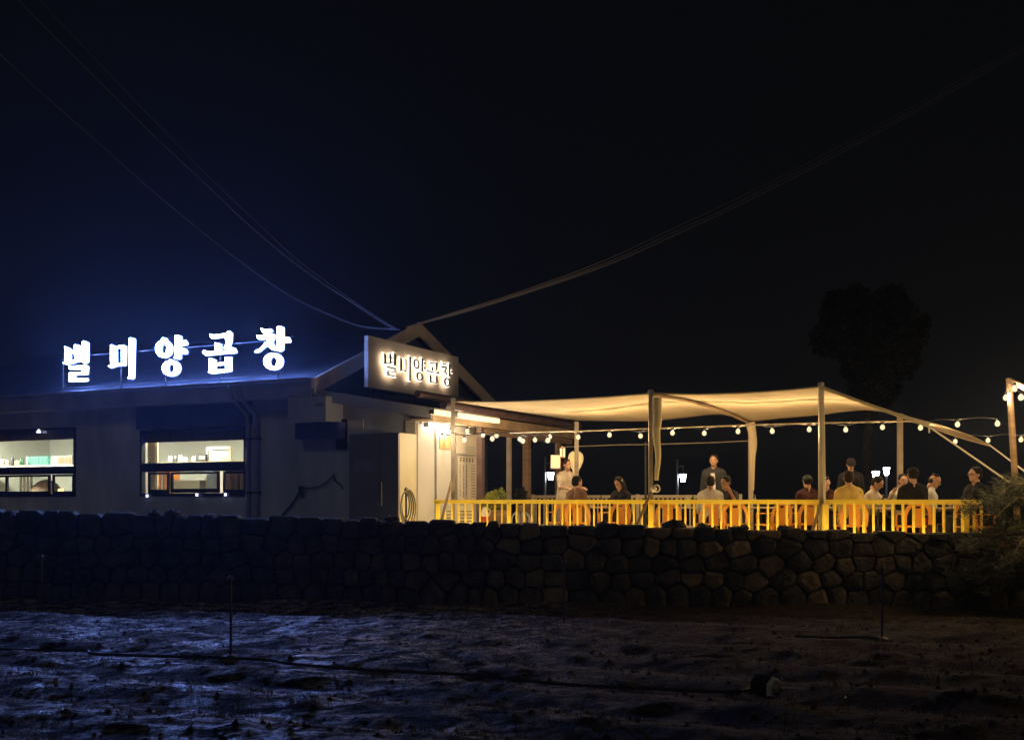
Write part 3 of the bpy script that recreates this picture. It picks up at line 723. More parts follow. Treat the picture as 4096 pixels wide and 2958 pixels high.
# porch roof: leans out of the gable wall, eave parallel to it
SE = SW - .55                         # eave line
te0 = -.35; te1 = t_at(2300, SE)
EZ = zf(1648, bf(SE, te0, 0).y); TOPZ = EZ + .52
pr = MB()
pr.hexa([bf(SE, te0, EZ), bf(-.02, te0, TOPZ), bf(-.02, te1, TOPZ), bf(SE, te1, EZ), bf(SE, te0, EZ + .07), bf(-.02, te0, TOPZ + .07), bf(-.02, te1, TOPZ + .07), bf(SE, te1, EZ + .07)])
pr.build('porch_roof', M['roof'], house)
# front gable triangle of the porch between wall top and roof
mb = MB(); mb.add([bf(SW, 0, PZ), bf(-.02, 0, PZ), bf(-.02, 0, TOPZ - .05), bf(SW, 0, EZ + .10), bf(SW, .12, PZ), bf(-.02, .12, PZ), bf(-.02, .12, TOPZ - .05), bf(SW, .12, EZ + .10)],
                  [(0, 1, 2, 3), (7, 6, 5, 4), (0, 4, 5, 1), (1, 5, 6, 2), (2, 6, 7, 3), (3, 7, 4, 0)])
mb.build('porch_end', M['render'], house)
mb = MB(); mb.hexa([bf(SE - .02, te0 - .04, EZ - .12), bf(-.25, te0 - .04, TOPZ - .18), bf(-.25, te0 - .002, TOPZ - .18), bf(SE - .02, te0 - .002, EZ - .12), bf(SE - .02, te0 - .04, EZ + .09), bf(-.25, te0 - .04, TOPZ + .05), bf(-.25, te0 - .002, TOPZ + .05), bf(SE - .02, te0 - .002, EZ + .09)])
mb.build('porch_verge', M['fascia'], house)
MB().bfbox(SE - .04, SE - .002, te0, te1, EZ - .16, EZ + .05).build('porch_fascia', M['soffit'], house)
MB().bfbox(SE + .02, SW - .04, te0 + .02, te1 - .4, EZ - .14, EZ - .11).build('porch_soffit', M['soffit'], house)
mb = MB().tube([bf(SE - .10, te0 + .3, EZ + .16), bf(SE - .10, te1, EZ + .16)], .085, 14); mb.build('awning_roll', M['brownmetal'], house, smooth=True)
mb = MB().tube([bf(SE + .25, te0 - .1, EZ + .36), bf(SE + .25, te1, EZ + .36)], .07, 12); mb.build('awning_pipe', M['brownmetal'], house, smooth=True)
MB().bfbox(-1.4, SE + .15, te1 - .12, te1 - .04, EZ - .16, TOPZ - .3).build('porch_end_board', M['roof'], house)
# beams and posts of the porch
for px, wd, m_ in ((1922, .13, 'brownmetal'), (2036, .09, 'pole'), (2107, .15, 'wood'), (2232, .12, 'wood')):
    t = t_at(px, SE + .12); 
    MB().bfbox(SE + .12 - wd / 2, SE + .12 + wd / 2, t - wd / 2, t + wd / 2, DECK, EZ - .14).build('porch_post', M[m_], house)
MB().bfbox(SE + .07, SE + .17, te0 + 2.2, te1, EZ - .30, EZ - .165).build('porch_beam', M['wood'], house)

def tube_lamp(s, t0, t1, z, label, mat):
    o = thing('tube_light', label, 'lamp', tuple(bf(s, t0, z)), 0, 'tube lights under the porch eave')
    MB().bfbox(s - .055, s + .055, t0, t1, z - .045, z + .045).build('diffuser', mat, o)
    MB().bfbox(s - .04, s + .04, t0 + .02, t1 - .02, z + .046, z + .075).build('housing', M['fascia'], o)
    for t in (t0 - .022, t1 + .002): MB().bfbox(s - .055, s + .055, t, t + .02, z - .045, z + .045).build('end_cap', M['fascia'], o)
sl = SE - .20; zl = EZ - .02
ta, tb_ = t_at(1728, sl), t_at(1808, sl)
tube_lamp(sl, ta, tb_, zl, 'short cream tube light left of the first canopy post', M['tube'])
ta, tb_ = t_at(1822, sl), t_at(1990, sl)
tube_lamp(sl, ta, tb_, zl, 'long cream tube light right of the first canopy post', M['tube'])
ta, tb_ = t_at(1702, SW - .12), t_at(1782, SW - .12)
tube_lamp(SW - .14, ta, tb_, EZ - .20, 'thin bright tube light close to the white wall top', M['tube_hot'])

# posters and menu board on the side wall
def wall_sheet(name, pa, pb, ya, yb, mat, label, cat, off=.035, th=.012):
    ta, tb_ = t_at(pa, SW - off), t_at(pb, SW - off); ym = bf(SW, (ta + tb_) / 2, 0).y
    z1, z0 = zf(ya, ym), zf(yb, ym)
    o = thing(name, label, cat, tuple(bf(SW - off, ta, z0)))
    MB().bfbox(SW - off - th, SW - off, ta, tb_, z0, z1).build('sheet', mat, o)
    return o, ta, tb_, z0, z1, SW - off - th
wall_sheet('poster', 1757, 1815, 1743, 1796, M['orangepaper'], 'small orange poster on the white porch wall', 'poster', .016)
o, ta, tb_, z0, z1, sf = wall_sheet('notice', 1824, 1904, 1728, 1815, M['menu'], 'pale notice panel mounted above the menu board', 'notice')
mb = MB()
for k in range(4): zz = z0 + .04 + k * .04; mb.bfbox(sf - .003, sf - .0005, ta + (tb_ - ta) * .45, tb_ - .05 - .05 * (k % 2), zz, zz + .008)
mb.build('text', M['ink'], o)['kind'] = 'stuff'
o, ta, tb_, z0, z1, sf = wall_sheet('menu_board', 1826, 1904, 1822, 2000, M['menu'], 'tall cream menu board with columns of small writing', 'menu board')
mb = MB(); W_ = tb_ - ta; H_ = z1 - z0
for k in range(5):                       # header characters
    a = ta + W_ * (.16 + k * .15); zt = z1 - H_ * .045; 
    mb.bfbox(sf - .003, sf - .0005, a, a + .022, zt - .10, zt); mb.bfbox(sf - .003, sf - .0005, a + .026, a + W_ * .09, zt - .02, zt); mb.bfbox(sf - .003, sf - .0005, a + .026, a + W_ * .09, zt - .07, zt - .05)
for c_ in range(3):                      # vertical columns of dishes
    a = ta + W_ * (.14 + c_ * .16); z = z1 - H_ * .20
    while z > z0 + H_ * .10:
        h = R.uniform(.012, .035); mb.bfbox(sf - .003, sf - .0005, a + R.uniform(-.004, .004), a + R.uniform(.018, .032), z - h, z); z -= h + R.uniform(.008, .02)
for k in range(12):                      # prices
    z = z1 - H_ * (.20 + k * .064)
    for q in range(4): a = ta + W_ * (.72 + q * .055); mb.bfbox(sf - .003, sf - .0005, a, a + W_ * .03, z - .016, z)
mb.build('text', M['ink'], o)['kind'] = 'stuff'
mb = MB()
for (a, b, c_, d) in ((ta, tb_, z1 - .008, z1 + .008), (ta, tb_, z0 - .008, z0 + .008)): mb.bfbox(sf - .010, sf + .004, a, b, c_, d)
for a in (ta, tb_): mb.bfbox(sf - .012, sf + .003, a - .008, a + .008, z0 - .01, z1 + .01)
mb.build('frame', M['fascia'], o)

# fridge standing before the annex wall
fp = -.85
sa, sb_ = s_at(1594, fp), s_at(1396, fp); yf_ = bf(sa, fp, 0).y; FT = zf(1729, yf_)
fr = thing('display_fridge', 'tall grey two door refrigerator with lamplight painted cream on its side standing by the annex wall', 'refrigerator', tuple(bf((sa + sb_) / 2, fp, .72)))
MB().bfbox(sa + .012, sb_, fp + .04, fp + .66, .72, FT).build('body', M['fridge'], fr)
MB().bfbox(sa, sa + .011, fp + .04, fp + .66, .74, FT - .005).build('lit_side', M['fridge_lit'], fr)
sm_ = s_at(1520, fp)
for (a, b) in ((sa + .005, sm_ - .006), (sm_ + .006, sb_ - .003)): 
    d_ = MB().bfbox(a, b, fp, fp + .038, .80, FT - .02).build('door', M['fridge'], fr)
    hx = b - .03 if b < sm_ + .001 else a + .03
    MB().bfbox(hx - .01, hx + .01, fp - .035, fp - .001, 1.5, 1.95).build('handle', M['pipe'], d_)
mb = MB().bfbox(sm_ + .12, sb_ - .15, fp - .004, fp - .001, 2.15, 2.35); mb.build('sticker', M['pipe'], fr)
# small pale shutter opening above the fridge
s0, z0 = on_s(1455, 1770); s1_, z1_ = on_s(1392, 1680)
MB().bfbox(s0, s1_, -.02, -.002, z0 + .0, z1_).build('vent_panel', M['beige'], house)
MB().bfbox(s1_ + .0, s1_ + .26, -.06, -.002, z0 - .12, z1_ + .02).build('vent_door', M['frame'], house)
# coiled hose beside the fridge
hc = at(1622, 2020, yf_ - .25)
o = thing('hose', 'coiled pale hose hanging beside the refrigerator', 'hose', (hc.x, hc.y, .75))
for k in range(4):
    rx, rz = .075 + .022 * k, .25 + .035 * k; pts = [hc + Vector((math.cos(a) * rx + .02 * k, -.03 * k + .01 * math.sin(a * 2), math.sin(a) * rz - .02 * k)) for a in np.linspace(0, 2 * math.pi, 25)]
    MB().tube(pts, .016, 8).build('coil', M['hose'], o, smooth=True)
MB().bar(hc + Vector((0, .12, .32)), hc + Vector((0, -.1, .30)), .03, .03).build('hook', M['dark'], o)
MB().tube([(hc.x, hc.y + .12, .75), (hc.x, hc.y + .12, hc.z + .34)], .02, 8).build('stand', M['dark'], o)

# ------------------------------------------------------------------ lettering shared by both signs (outline traced stroke by stroke)
def ellp(cx, cy, rx, ry, n=22): return [(cx + rx * math.cos(2 * math.pi * k / n), cy + ry * math.sin(2 * math.pi * k / n)) for k in range(n)]
LET = {
 'byeol': dict(p=[
    [(128, 255), (150, 262), (178, 280), (178, 395), (165, 415), (150, 430), (112, 420), (112, 408), (132, 388)],
    [(216, 242), (230, 236), (264, 250), (264, 402), (220, 404)],
    [(174, 302), (222, 290), (222, 320), (174, 330)], [(160, 388), (226, 376), (226, 408), (150, 428)],
    [(290, 212), (300, 204), (342, 222), (340, 400), (322, 416), (300, 420), (288, 402)],
    [(258, 284), (298, 288), (298, 316), (258, 314)], [(258, 346), (298, 348), (298, 378), (258, 378)],
    [(168, 434), (330, 426), (342, 440), (340, 470), (172, 472)], [(284, 462), (340, 462), (338, 500), (288, 500)],
    [(172, 494), (338, 490), (336, 520), (172, 522)], [(172, 512), (224, 512), (224, 560), (172, 560)],
    [(172, 548), (336, 544), (343, 560), (334, 581), (172, 584)]], r=[]),
 'mi': dict(p=[
    [(545, 240), (560, 240), (594, 262), (598, 405), (592, 440), (552, 462), (522, 442), (524, 430), (545, 425), (541, 380)],
    [(585, 262), (640, 240), (682, 252), (680, 300), (644, 300), (642, 274), (592, 284)],
    [(644, 262), (682, 262), (678, 434), (645, 440)], [(588, 408), (650, 405), (676, 436), (590, 443)],
    [(716, 180), (730, 173), (752, 180), (766, 190), (757, 548), (740, 562), (712, 560), (702, 548), (702, 538), (714, 530)]], r=[]),
 'yang': dict(p=[
    [(1004, 188), (1022, 172), (1050, 182), (1058, 205), (1004, 205)],
    [(1130, 155), (1140, 149), (1180, 158), (1184, 168), (1180, 370), (1160, 382), (1120, 375), (1112, 360), (1126, 345)],
    [(1180, 215), (1208, 195), (1222, 195), (1240, 225), (1238, 250), (1182, 256)], [(1182, 286), (1210, 270), (1235, 290), (1240, 320), (1230, 333), (1182, 330)],
    [(1070, 382), (1085, 370), (1108, 378), (1120, 395), (1068, 398)]],
    r=[(1028, 282, 77, 86, 26, 42), (1095, 458, 84, 78, 27, 38)]),
 'gop': dict(p=[
    [(1442, 142), (1452, 138), (1475, 150), (1598, 132), (1612, 114), (1628, 118), (1646, 140), (1642, 182), (1580, 178), (1462, 196), (1450, 185)],
    [(1584, 165), (1645, 160), (1640, 220), (1618, 275), (1600, 288), (1570, 280), (1588, 240)],
    [(1492, 222), (1510, 220), (1545, 235), (1548, 300), (1492, 305)],
    [(1375, 312), (1392, 288), (1420, 300), (1610, 290), (1645, 262), (1672, 272), (1690, 310), (1680, 325), (1560, 332), (1405, 350), (1385, 330)],
    [(1440, 362), (1460, 362), (1498, 380), (1500, 478), (1465, 512), (1425, 495), (1440, 480)], [(1586, 350), (1640, 350), (1642, 485), (1590, 490)],
    [(1494, 408), (1590, 396), (1590, 426), (1494, 440)], [(1470, 472), (1500, 466), (1592, 460), (1640, 487), (1468, 511)]], r=[]),
 'chang': dict(p=[
    [(1905, 85), (1940, 100), (1990, 95), (2005, 100), (2012, 125), (1930, 148), (1915, 130)],
    [(1870, 150), (1885, 158), (1990, 135), (2020, 140), (2035, 165), (2020, 178), (1910, 205), (1880, 200)],
    [(1985, 150), (2034, 160), (2012, 222), (1955, 240)],
    [(1950, 215), (1998, 222), (1890, 315), (1862, 325), (1850, 305), (1905, 270)], [(1955, 218), (2008, 212), (2045, 285), (2040, 300), (2015, 300), (1950, 248)],
    [(2055, 85), (2070, 68), (2105, 75), (2117, 90), (2112, 290), (2085, 312), (2055, 305), (2050, 290)],
    [(2112, 190), (2140, 168), (2165, 172), (2178, 205), (2175, 228), (2112, 230)], [(1996, 326), (2010, 312), (2034, 320), (2044, 335), (1994, 338)]],
    r=[(2022, 397, 90, 83, 31, 40)]),
}
TS = -.55                                # plane of the roof sign
LET2 = {}
for k, L in LET.items():
    def q(p): s, z = on_s(200 + p[0] / 2.268, 1270 + p[1] / 2.268, TS); return (s, z)
    LET2[k] = dict(p=[[q(p) for p in poly] for poly in L['p']], r=[([q(p) for p in ellp(a, b, c_, d)], [q(p) for p in ellp(a, b, e, f)]) for a, b, c_, d, e, f in L['r']])
def offs(poly, d):
    m = len(poly); ar = sum(poly[i][0] * poly[(i + 1) % m][1] - poly[(i + 1) % m][0] * poly[i][1] for i in range(m)); sg = 1 if ar > 0 else -1; out = []
    for i in range(m):
        a, b, c_ = Vector(poly[i - 1]), Vector(poly[i]), Vector(poly[(i + 1) % m])
        n1 = Vector(((b - a).y, -(b - a).x)).normalized(); n2 = Vector(((c_ - b).y, -(c_ - b).x)).normalized(); nn = (n1 + n2)
        nn = nn.normalized() if nn.length > .2 else n1
        out.append(tuple(b + nn * sg * d))
    return out
def letter_mesh(L, to3, depth_vec, grow=0.0, step=.0015):
    mb = MB(); dn = depth_vec.normalized(); k = 0
    for poly in L['p']:
        P = offs(poly, grow); k += 1
        apply_poly_prism(mb, P, lambda p: to3(p) - dn * (step * k), depth_vec)
    for o_, i_ in L['r']:
        k += 1; a = offs(o_, grow); b = offs(i_, -grow); m = len(a)
        f = [to3(p) - dn * step * k for p in a]; g_ = [to3(p) - dn * step * k for p in b]; f2 = [p + depth_vec for p in f]; g2 = [p + depth_vec for p in g_]
        fs = []
        for i in range(m): j = (i + 1) % m; fs += [(i, j, m + j, m + i), (2 * m + i, 2 * m + j, j, i), (m + i, m + j, 3 * m + j, 3 * m + i), (2 * m + i, 3 * m + i, 3 * m + j, 2 * m + j)]
        mb.add(f + g_ + f2 + g2, fs)
    return mb
V3 = Vector((V.x, V.y, 0)); U3 = Vector((U.x, U.y, 0))
rs_ = thing('rooftop_sign', 'large glowing blue white Korean letters standing on the roof edge', 'sign', tuple(bf(5, TS, EAVE)))
for k in LET2:
    lt = letter_mesh(LET2[k], lambda p: bf(p[0], TS, p[1]), V3 * .03, -.025).build('letter', M['sign_white'], rs_)
    letter_mesh(LET2[k], lambda p: bf(p[0], TS + .062, p[1]), V3 * .03, -.004).build('light_shield', M['dark'], lt)  # added plate that keeps the letters' light off the roof
# rails and struts that carry the letters
zlo = on_s(640, 1524, TS)[1]; s_r = s_at(1092, TS); s_l = s_at(230, TS)
zhi = on_s(640, 1393, TS)[1]
for z in (zlo, zhi): MB().bfbox(s_r, s_l, TS + .13, TS + .155, z - .007, z + .007).build('rail', M['dark'], rs_)
for s in (s_r, s_at(462, TS), s_at(640, TS), s_at(860, TS), s_l): MB().bfbox(s - .008, s + .008, TS + .156, TS + .18, EAVE + .06, zhi + .02).build('strut', M['dark'], rs_)
MB().bfbox(s_r, s_l, TS + .181, TS + .25, EAVE + .07, EAVE + .10).build('base_rail', M['pipe'], rs_)

# second sign: beige panel with halo-lit letters, on the porch roof
SS = -1.0
(ta, za) = on_t(1473, 1341, SS); (tb_, zb_) = on_t(1834, 1415, SS); (_, zc) = on_t(1473, 1547, SS)
ps = thing('panel_sign', 'beige sign panel with white outlined Korean letters above the porch roof', 'sign', tuple(bf(SS, ta, zc)))
MB().bfbox(SS, SS + .10, ta, tb_, zc, za).build('panel', M['sign_panel'], ps)
for t in (ta + .3, tb_ - .3): MB().bfbox(SS + .101, SS + .15, t, t + .05, TOPZ - .35, za - .2).build('strut', M['dark'], ps)
boxes = {'byeol': (465, 740, 500, 1035), 'mi': (780, 1035, 565, 1110), 'yang': (1062, 1325, 610, 1130), 'gop': (1330, 1595, 690, 1170), 'chang': (1600, 1860, 715, 1240)}
for k, (x0, x1, y0, y1) in boxes.items():
    nx0, nx1 = 1420 + x0 / 4.93, 1420 + x1 / 4.93; xm = (nx0 + nx1) / 2
    t0, t1 = t_at(nx0, SS), t_at(nx1, SS); zt = on_t(xm, 1300 + (y0 + 12) / 4.93, SS)[1]; z_b = on_t(xm, 1300 + (y1 - 12) / 4.93, SS)[1]
    L = LET2[k]; allp = [p for q_ in L['p'] for p in q_] + [p for a, b in L['r'] for p in a]
    su = [p[0] for p in allp]; zu = [p[1] for p in allp]; smin, smax, zmin, zmax = min(su), max(su), min(zu), max(zu)
    mp = lambda p: ((t0 + (smax - p[0]) / (smax - smin) * (t1 - t0)), z_b + (p[1] - zmin) / (zmax - zmin) * (zt - z_b))
    L3 = dict(p=[[mp(p) for p in q_] for q_ in L['p']], r=[([mp(p) for p in a], [mp(p) for p in b]) for a, b in L['r']])
    lt = letter_mesh(L3, lambda p: bf(SS - .085, p[0], p[1]), U3 * .03, .004, .0012).build('letter', M['sign_warm'], ps)
    letter_mesh(L3, lambda p: bf(SS - .104, p[0], p[1]), U3 * .008, -.017, .0008).build('letter_face', M['sign_face'], lt)
    letter_mesh(L3, lambda p: bf(SS - .050, p[0], p[1]), U3 * .006, -.008, .0004).build('back_light', M['halo'], lt)

# ------------------------------------------------------------------ deck
dk = MB()
dpts = [on_d(1640, 2000, -.05), on_d(4250, 2000, -.05), on_d(4250, 2000, 9), on_d(1750, 2000, 9)]
dk.add([(p.x, p.y, .70) for p in dpts] + [(p.x, p.y, DECK) for p in dpts], [(3, 2, 1, 0), (4, 5, 6, 7)] + [(i, (i + 1) % 4, (i + 1) % 4 + 4, i + 4) for i in range(4)])
struct(dk.build('terrace_floor', M['brown']))

# ------------------------------------------------------------------ yellow railing in front
RD = 0.0
def rail_pt(px, z, D=RD): y = deck_y(px, D); return Vector(((px - CX) / F * y, y, z))
railing = thing('yellow_railing', 'bright yellow painted wooden railing along the front of the terrace', 'railing', tuple(rail_pt(1740, DECK)))
RT_ = EYE - .0 + .005
MB().bar(rail_pt(1738, RT_ - .03), rail_pt(3942, RT_ - .03), .07, .075).build('top_rail', M['yellow'], railing)
MB().bar(rail_pt(1738, .86), rail_pt(3942, .86), .04, .06).build('bottom_rail', M['yellow'], railing)
posts = [1752, 2036, 2603, 3301, 3860]
for px in posts:
    wd = .115
    MB().bar(rail_pt(px, DECK), rail_pt(px, RT_ - .068), wd, wd * .7, (1, 0, 0)).build('post', M['yellow'], railing)
# balusters evenly spaced between posts
for i in range(len(posts) - 1):
    a = rail_pt(posts[i], 0); b = rail_pt(posts[i + 1], 0); L = (b - a).length; nb = max(1, round(L / .157) - 1)
    for k in range(1, nb + 1):
        p = a.lerp(b, k / (nb + 1))
        j = R.uniform(-.006, .006); q = Vector((p.x + j, p.y, .89)); q2 = Vector((p.x + j + R.uniform(-.006, .006), p.y, RT_ - .068))
        MB().bar(q, q2, .046 * R.uniform(.9, 1.12), .03, (1, 0, 0)).build('baluster', M[R.choice(['yellow', 'yellow', 'yellow2'])], railing)
for p_ in (3895, 3925):
    MB().bar(rail_pt(p_, .89), rail_pt(p_, RT_ - .068), .046, .03, (1, 0, 0)).build('baluster', M['yellow'], railing)
# led strip lights at the foot of the railing, hidden by the stone wall top
for i, (pa, pb, lb) in enumerate(((1640, 2040, 'warm light strip at the railing foot by the white wall'), (2100, 2590, 'warm light strip at the railing foot below the standing woman'),
                      (2640, 3260, 'warm light strip at the railing foot between the second and third canopy post'), (3320, 3880, 'warm light strip at the railing foot near the black caps'))):
    off_ = -.55 if i < 3 else -.34; a = rail_pt(pa, .80, off_); b = rail_pt(pb, .80, off_)
    o = thing('strip_light', lb, 'light strip', tuple(a), 0, 'warm light strips along the railing foot')
    MB().bar(a, b, .022, .022).build('tube', M['strip'], o)
    MB().bar(a - Vector((0, 0, .034)), b - Vector((0, 0, .034)), .05, .04).build('channel', M['dark'], o)

# back railing
BD = 6.5
back = thing('back_railing', 'cream railing along the far side of the terrace', 'railing', tuple(rail_pt(2175, DECK, BD)))
bt = 1.72
MB().bar(rail_pt(2128, bt - .03, BD), rail_pt(2965, bt - .03, BD), .06, .07).build('top_rail', M['cream_rail'], back)
MB().bar(rail_pt(2128, 1.0, BD), rail_pt(2965, 1.0, BD), .04, .05).build('bottom_rail', M['cream_rail'], back)
a = rail_pt(2128, 0, BD); b = rail_pt(2965, 0, BD); nb = int((b - a).length / .105)
for k in range(nb + 1):
    p = a.lerp(b, k / nb); MB().bar((p.x, p.y, 1.026), (p.x, p.y, bt - .066), .032, .03, (1, 0, 0)).build('baluster', M['cream_rail'], back)
for px in (2132, 2550, 2960): MB().bar(rail_pt(px, DECK, BD - .05), rail_pt(px, bt + .02, BD - .05), .08, .08, (1, 0, 0)).build('post', M['cream_rail'], back)

# ------------------------------------------------------------------ canopy
def edge(lst, n=31):
    P = [on_d(a, b, d) for a, b, d in lst]
    if len(P) == 2: return [P[0].lerp(P[1], i / (n - 1)) for i in range(n)]
    Q = smooth_path(P, 8); L = [0]
    for i in range(len(Q) - 1): L.append(L[-1] + (Q[i + 1] - Q[i]).length)
    out = []; j = 0
    for i in range(n):
        d = L[-1] * i / (n - 1)
        while j < len(L) - 2 and L[j + 1] < d: j += 1
        out.append(Q[j].lerp(Q[j + 1], min(1, (d - L[j]) / max(1e-6, L[j + 1] - L[j]))))
    return out
def bow(e, amp, vec):
    n = len(e); return [p + Vector(vec) * amp * math.sin(math.pi * i / (n - 1)) for i, p in enumerate(e)]
def coons(c0, c1, d0, d1, sag=0.0, wr=.012):    # c0 front, c1 back, d0 left, d1 right
    n = len(c0); vs = []
    for j in range(n):
        v = j / (n - 1)
        for i in range(n):
            u = i / (n - 1)
            p = c0[i] * (1 - v) + c1[i] * v + d0[j] * (1 - u) + d1[j] * u - (c0[0] * (1 - u) * (1 - v) + c0[-1] * u * (1 - v) + c1[0] * (1 - u) * v + c1[-1] * u * v)
            k = math.sin(math.pi * u) * math.sin(math.pi * v)
            p = p + Vector((0, 0, -sag * k + wr * k ** .5 * (math.sin(9 * u + 4 * v) + .5 * math.sin(31 * u - 11 * v + 2 * math.sin(7 * v)) + .35 * math.sin(23 * (u + v)))))
            vs.append(p)
    mb = MB(); mb.add(vs, [(j * n + i, j * n + i + 1, (j + 1) * n + i + 1, (j + 1) * n + i) for j in range(n - 1) for i in range(n - 1)])
    return mb
Pp = {1: (1812, 1605, .1), 2: (2603, 1573, .1), 3: (3280, 1546, .1)}
Qp = {1: (2306, 1680, 4.4), 2: (3003, 1690, 4.4), 3: (3600, 1654, 4.4)}
G1 = (3715, 1705, -.25); G2 = (3960, 1780, 3.8)
def sail(name, mb, label, mat='canopy'):
    c_ = mb.v[0]; o = thing('shade_sail', label, 'canopy', tuple(c_), 0, 'cream shade sails over the terrace')
    f = mb.build('fabric', M[mat], o, smooth=True)
    md = f.modifiers.new('thickness', 'SOLIDIFY'); md.thickness = .006
    return o, f
e_front1 = edge([Pp[1], (1950, 1607, .1), (2100, 1604, .1), (2350, 1592, .1), Pp[2]])
e_side1 = edge([Pp[1], Qp[1]]); e_side2 = bow(edge([Pp[2], Qp[2]]), .10, (0, 0, 1)); e_side3 = edge([Pp[3], Qp[3]])
e_back1 = edge([Qp[1], (2450, 1683, 4.4), (2600, 1683, 4.4), (2720, 1672, 4.4), (2870, 1656, 4.4), (2955, 1672, 4.4), Qp[2]])
o, f = sail('s1', coons(e_front1, e_back1, e_side1, e_side2, .04), 'cream shade sail between the porch and the roped middle canopy post')
MB().tube(e_front1, .014, 6).build('hem', M['canopy'], o, smooth=True)
e_front2 = edge([Pp[2], (2780, 1576, .1), (2950, 1572, .1), (3120, 1562, .1), Pp[3]])
e_back2 = edge([Qp[2], (3100, 1678, 4.4), (3270, 1662, 4.4), (3450, 1640, 4.4), Qp[3]])
o, f = sail('s2', coons([p + Vector((0, 0, .004)) for p in e_front2], e_back2, [p + Vector((0, 0, .02)) for p in e_side2], e_side3, .02), 'cream shade sail between the two tallest front canopy posts')
MB().tube(e_front2, .014, 6).build('hem', M['canopy'], o, smooth=True)
e_hem3 = edge([Pp[3], (3500, 1627, -.08), G1]); e_back3 = bow(edge([Qp[3], G2]), .05, (0, 0, -1))
e_right3 = edge([G1, (3735, 1692, .8), (3800, 1712, 2.0), (3895, 1745, 3.2), G2])
o, f = sail('s3', coons(e_hem3, e_back3, [p + Vector((0, 0, .006)) for p in e_side3], e_right3, .03), 'cream shade sail sloping down from the last canopy post to two ropes')
MB().tube(e_hem3, .03, 6, .02).build('hem', M['canopy'], o, smooth=True)
MB().tube(e_back3, .02, 6).build('hem', M['canopy'], o, smooth=True)
# dark seam cord along the fold behind the middle post
MB().tube([p - Vector((0, 0, .03)) for p in e_side2], .022, 6).build('seam_cord', M['wood'], o, smooth=True)

def front_post(px, ztop, label, brace=None, r=.042):
    b_ = rail_pt(px, DECK, .1 if px < 3000 else .1); top = Vector((b_.x, b_.y, ztop))
    o = thing('canopy_post', label, 'post', tuple(b_), 0, 'canopy posts on the terrace')
    MB().bar(b_, top, .075, .075, (1, 0, 0)).build('pole', M['pole'], o)
    MB().lathe([(.055, 0), (.055, .05), (.02, .07)], top, 10).build('cap', M['fascia'], o)
    if brace:
        (xa, ya), (xb, yb_) = brace
        p0 = at(xa, ya, b_.y - .06); yb2 = b_.y - .75; p1 = at(xb, yb_, max(yb2, wall_y((xb - CX) / F * yb2) + .55)); p1.z = DECK - .04
        # keep the foot on the photo's line: solve along the same pixel direction
        MB().bar(p0, p1, .045, .045, (1, 0, 0)).build('brace', M['soffit'], o)
    return o
front_post(1812, zf(1602, deck_y(1812, .1)), 'canopy post in front of the menu board', ((1806, 1925), (1738, 2085)))
p2o = front_post(2603, zf(1572, deck_y(2603, .1)), 'canopy post wrapped with tied cloth and a white knot', ((2612, 1950), (2500, 2095)))
p3o = front_post(3284, zf(1543, deck_y(3284, .1)), 'tallest thin canopy post beside the sloping sail', ((3288, 1990), (3224, 2100)))
# second, paler pole strapped to the last post
b_ = rail_pt(3297, DECK, .0); MB().tube([b_ + Vector((0, -.05, 0)), Vector((b_.x - .02, b_.y - .02, zf(1640, b_.y))), Vector((b_.x - .05, b_.y, zf(1560, b_.y)))], .022, 8).build('strap', M['rope'], p3o, smooth=True)
# twisted cloth tied to the middle post
cb_ = rail_pt(2624, 0, .02)
tw = [Vector((cb_.x + .02, cb_.y, zf(1590, cb_.y)))] + [Vector((cb_.x + .02 - .015 * math.sin(k * 1.3), cb_.y - .02, zf(1680 + k * 40, cb_.y))) for k in range(7)]
MB().tube(smooth_path(tw, 3), .085, 8, .035).build('tied_cloth', M['canopy'], p2o, smooth=True)
kn = Vector((rail_pt(2615, 0, -.05).x, rail_pt(2615, 0, -.05).y, zf(1955, rail_pt(2615, 0, 0).y)))
MB().ell(kn, (.06, .05, .06), 8, 6).build('knot', M['rope'], p2o, smooth=True)
MB().tube([kn + Vector((.05 + .055 * math.sin(a), 0, .01 + .065 * math.cos(a))) for a in np.linspace(0, 2 * math.pi, 14)], .011, 6).build('rope_loop', M['rope'], p2o, smooth=True)
def back_post(px, ztop, label, leg=False):
    b_ = rail_pt(px, DECK, 4.4)
    o = thing('canopy_post', label, 'post', tuple(b_), 0, 'canopy posts on the terrace')
    MB().bar(b_, (b_.x, b_.y, ztop), .09, .09, (1, 0, 0)).build('pole', M['pole'], o)
    MB().bar((b_.x, b_.y, DECK), (b_.x, b_.y, DECK + .03), .2, .2, (1, 0, 0)).build('foot', M['dark'], o)
    if leg:
        pts = [Vector((b_.x + .0, b_.y - .04, zf(py, b_.y))) + Vector((dx, 0, 0)) for py, dx in ((1690, -.02), (1730, .02), (1780, .05), (1830, .03), (1900, .03), (1960, .03))]
        MB().tube(smooth_path(pts, 4), .10, 8, .03).build('tied_cloth', M['canopy'], o, smooth=True)
back_post(2306, zf(1682, deck_y(2306, 4.4)) - .02, 'rear canopy post passing in front of the yellow balloon light')
back_post(3003, zf(1692, deck_y(3003, 4.4)) - .02, 'rear canopy post with cloth gathered around it', True)
back_post(3600, zf(1658, deck_y(3600, 4.4)) - .02, 'rear canopy post behind the cold white street lights')
b_ = rail_pt(2582, DECK, 6.0); o = thing('canopy_post', 'thin dark pole behind the roped middle post', 'post', tuple(b_), 0, 'canopy posts on the terrace'); MB().tube([b_, (b_.x, b_.y, zf(1765, b_.y))], .025, 8).build('pole', M['dark'], o); MB().lathe([(.08, 0), (.08, .02)], b_, 10).build('foot', M['dark'], o)

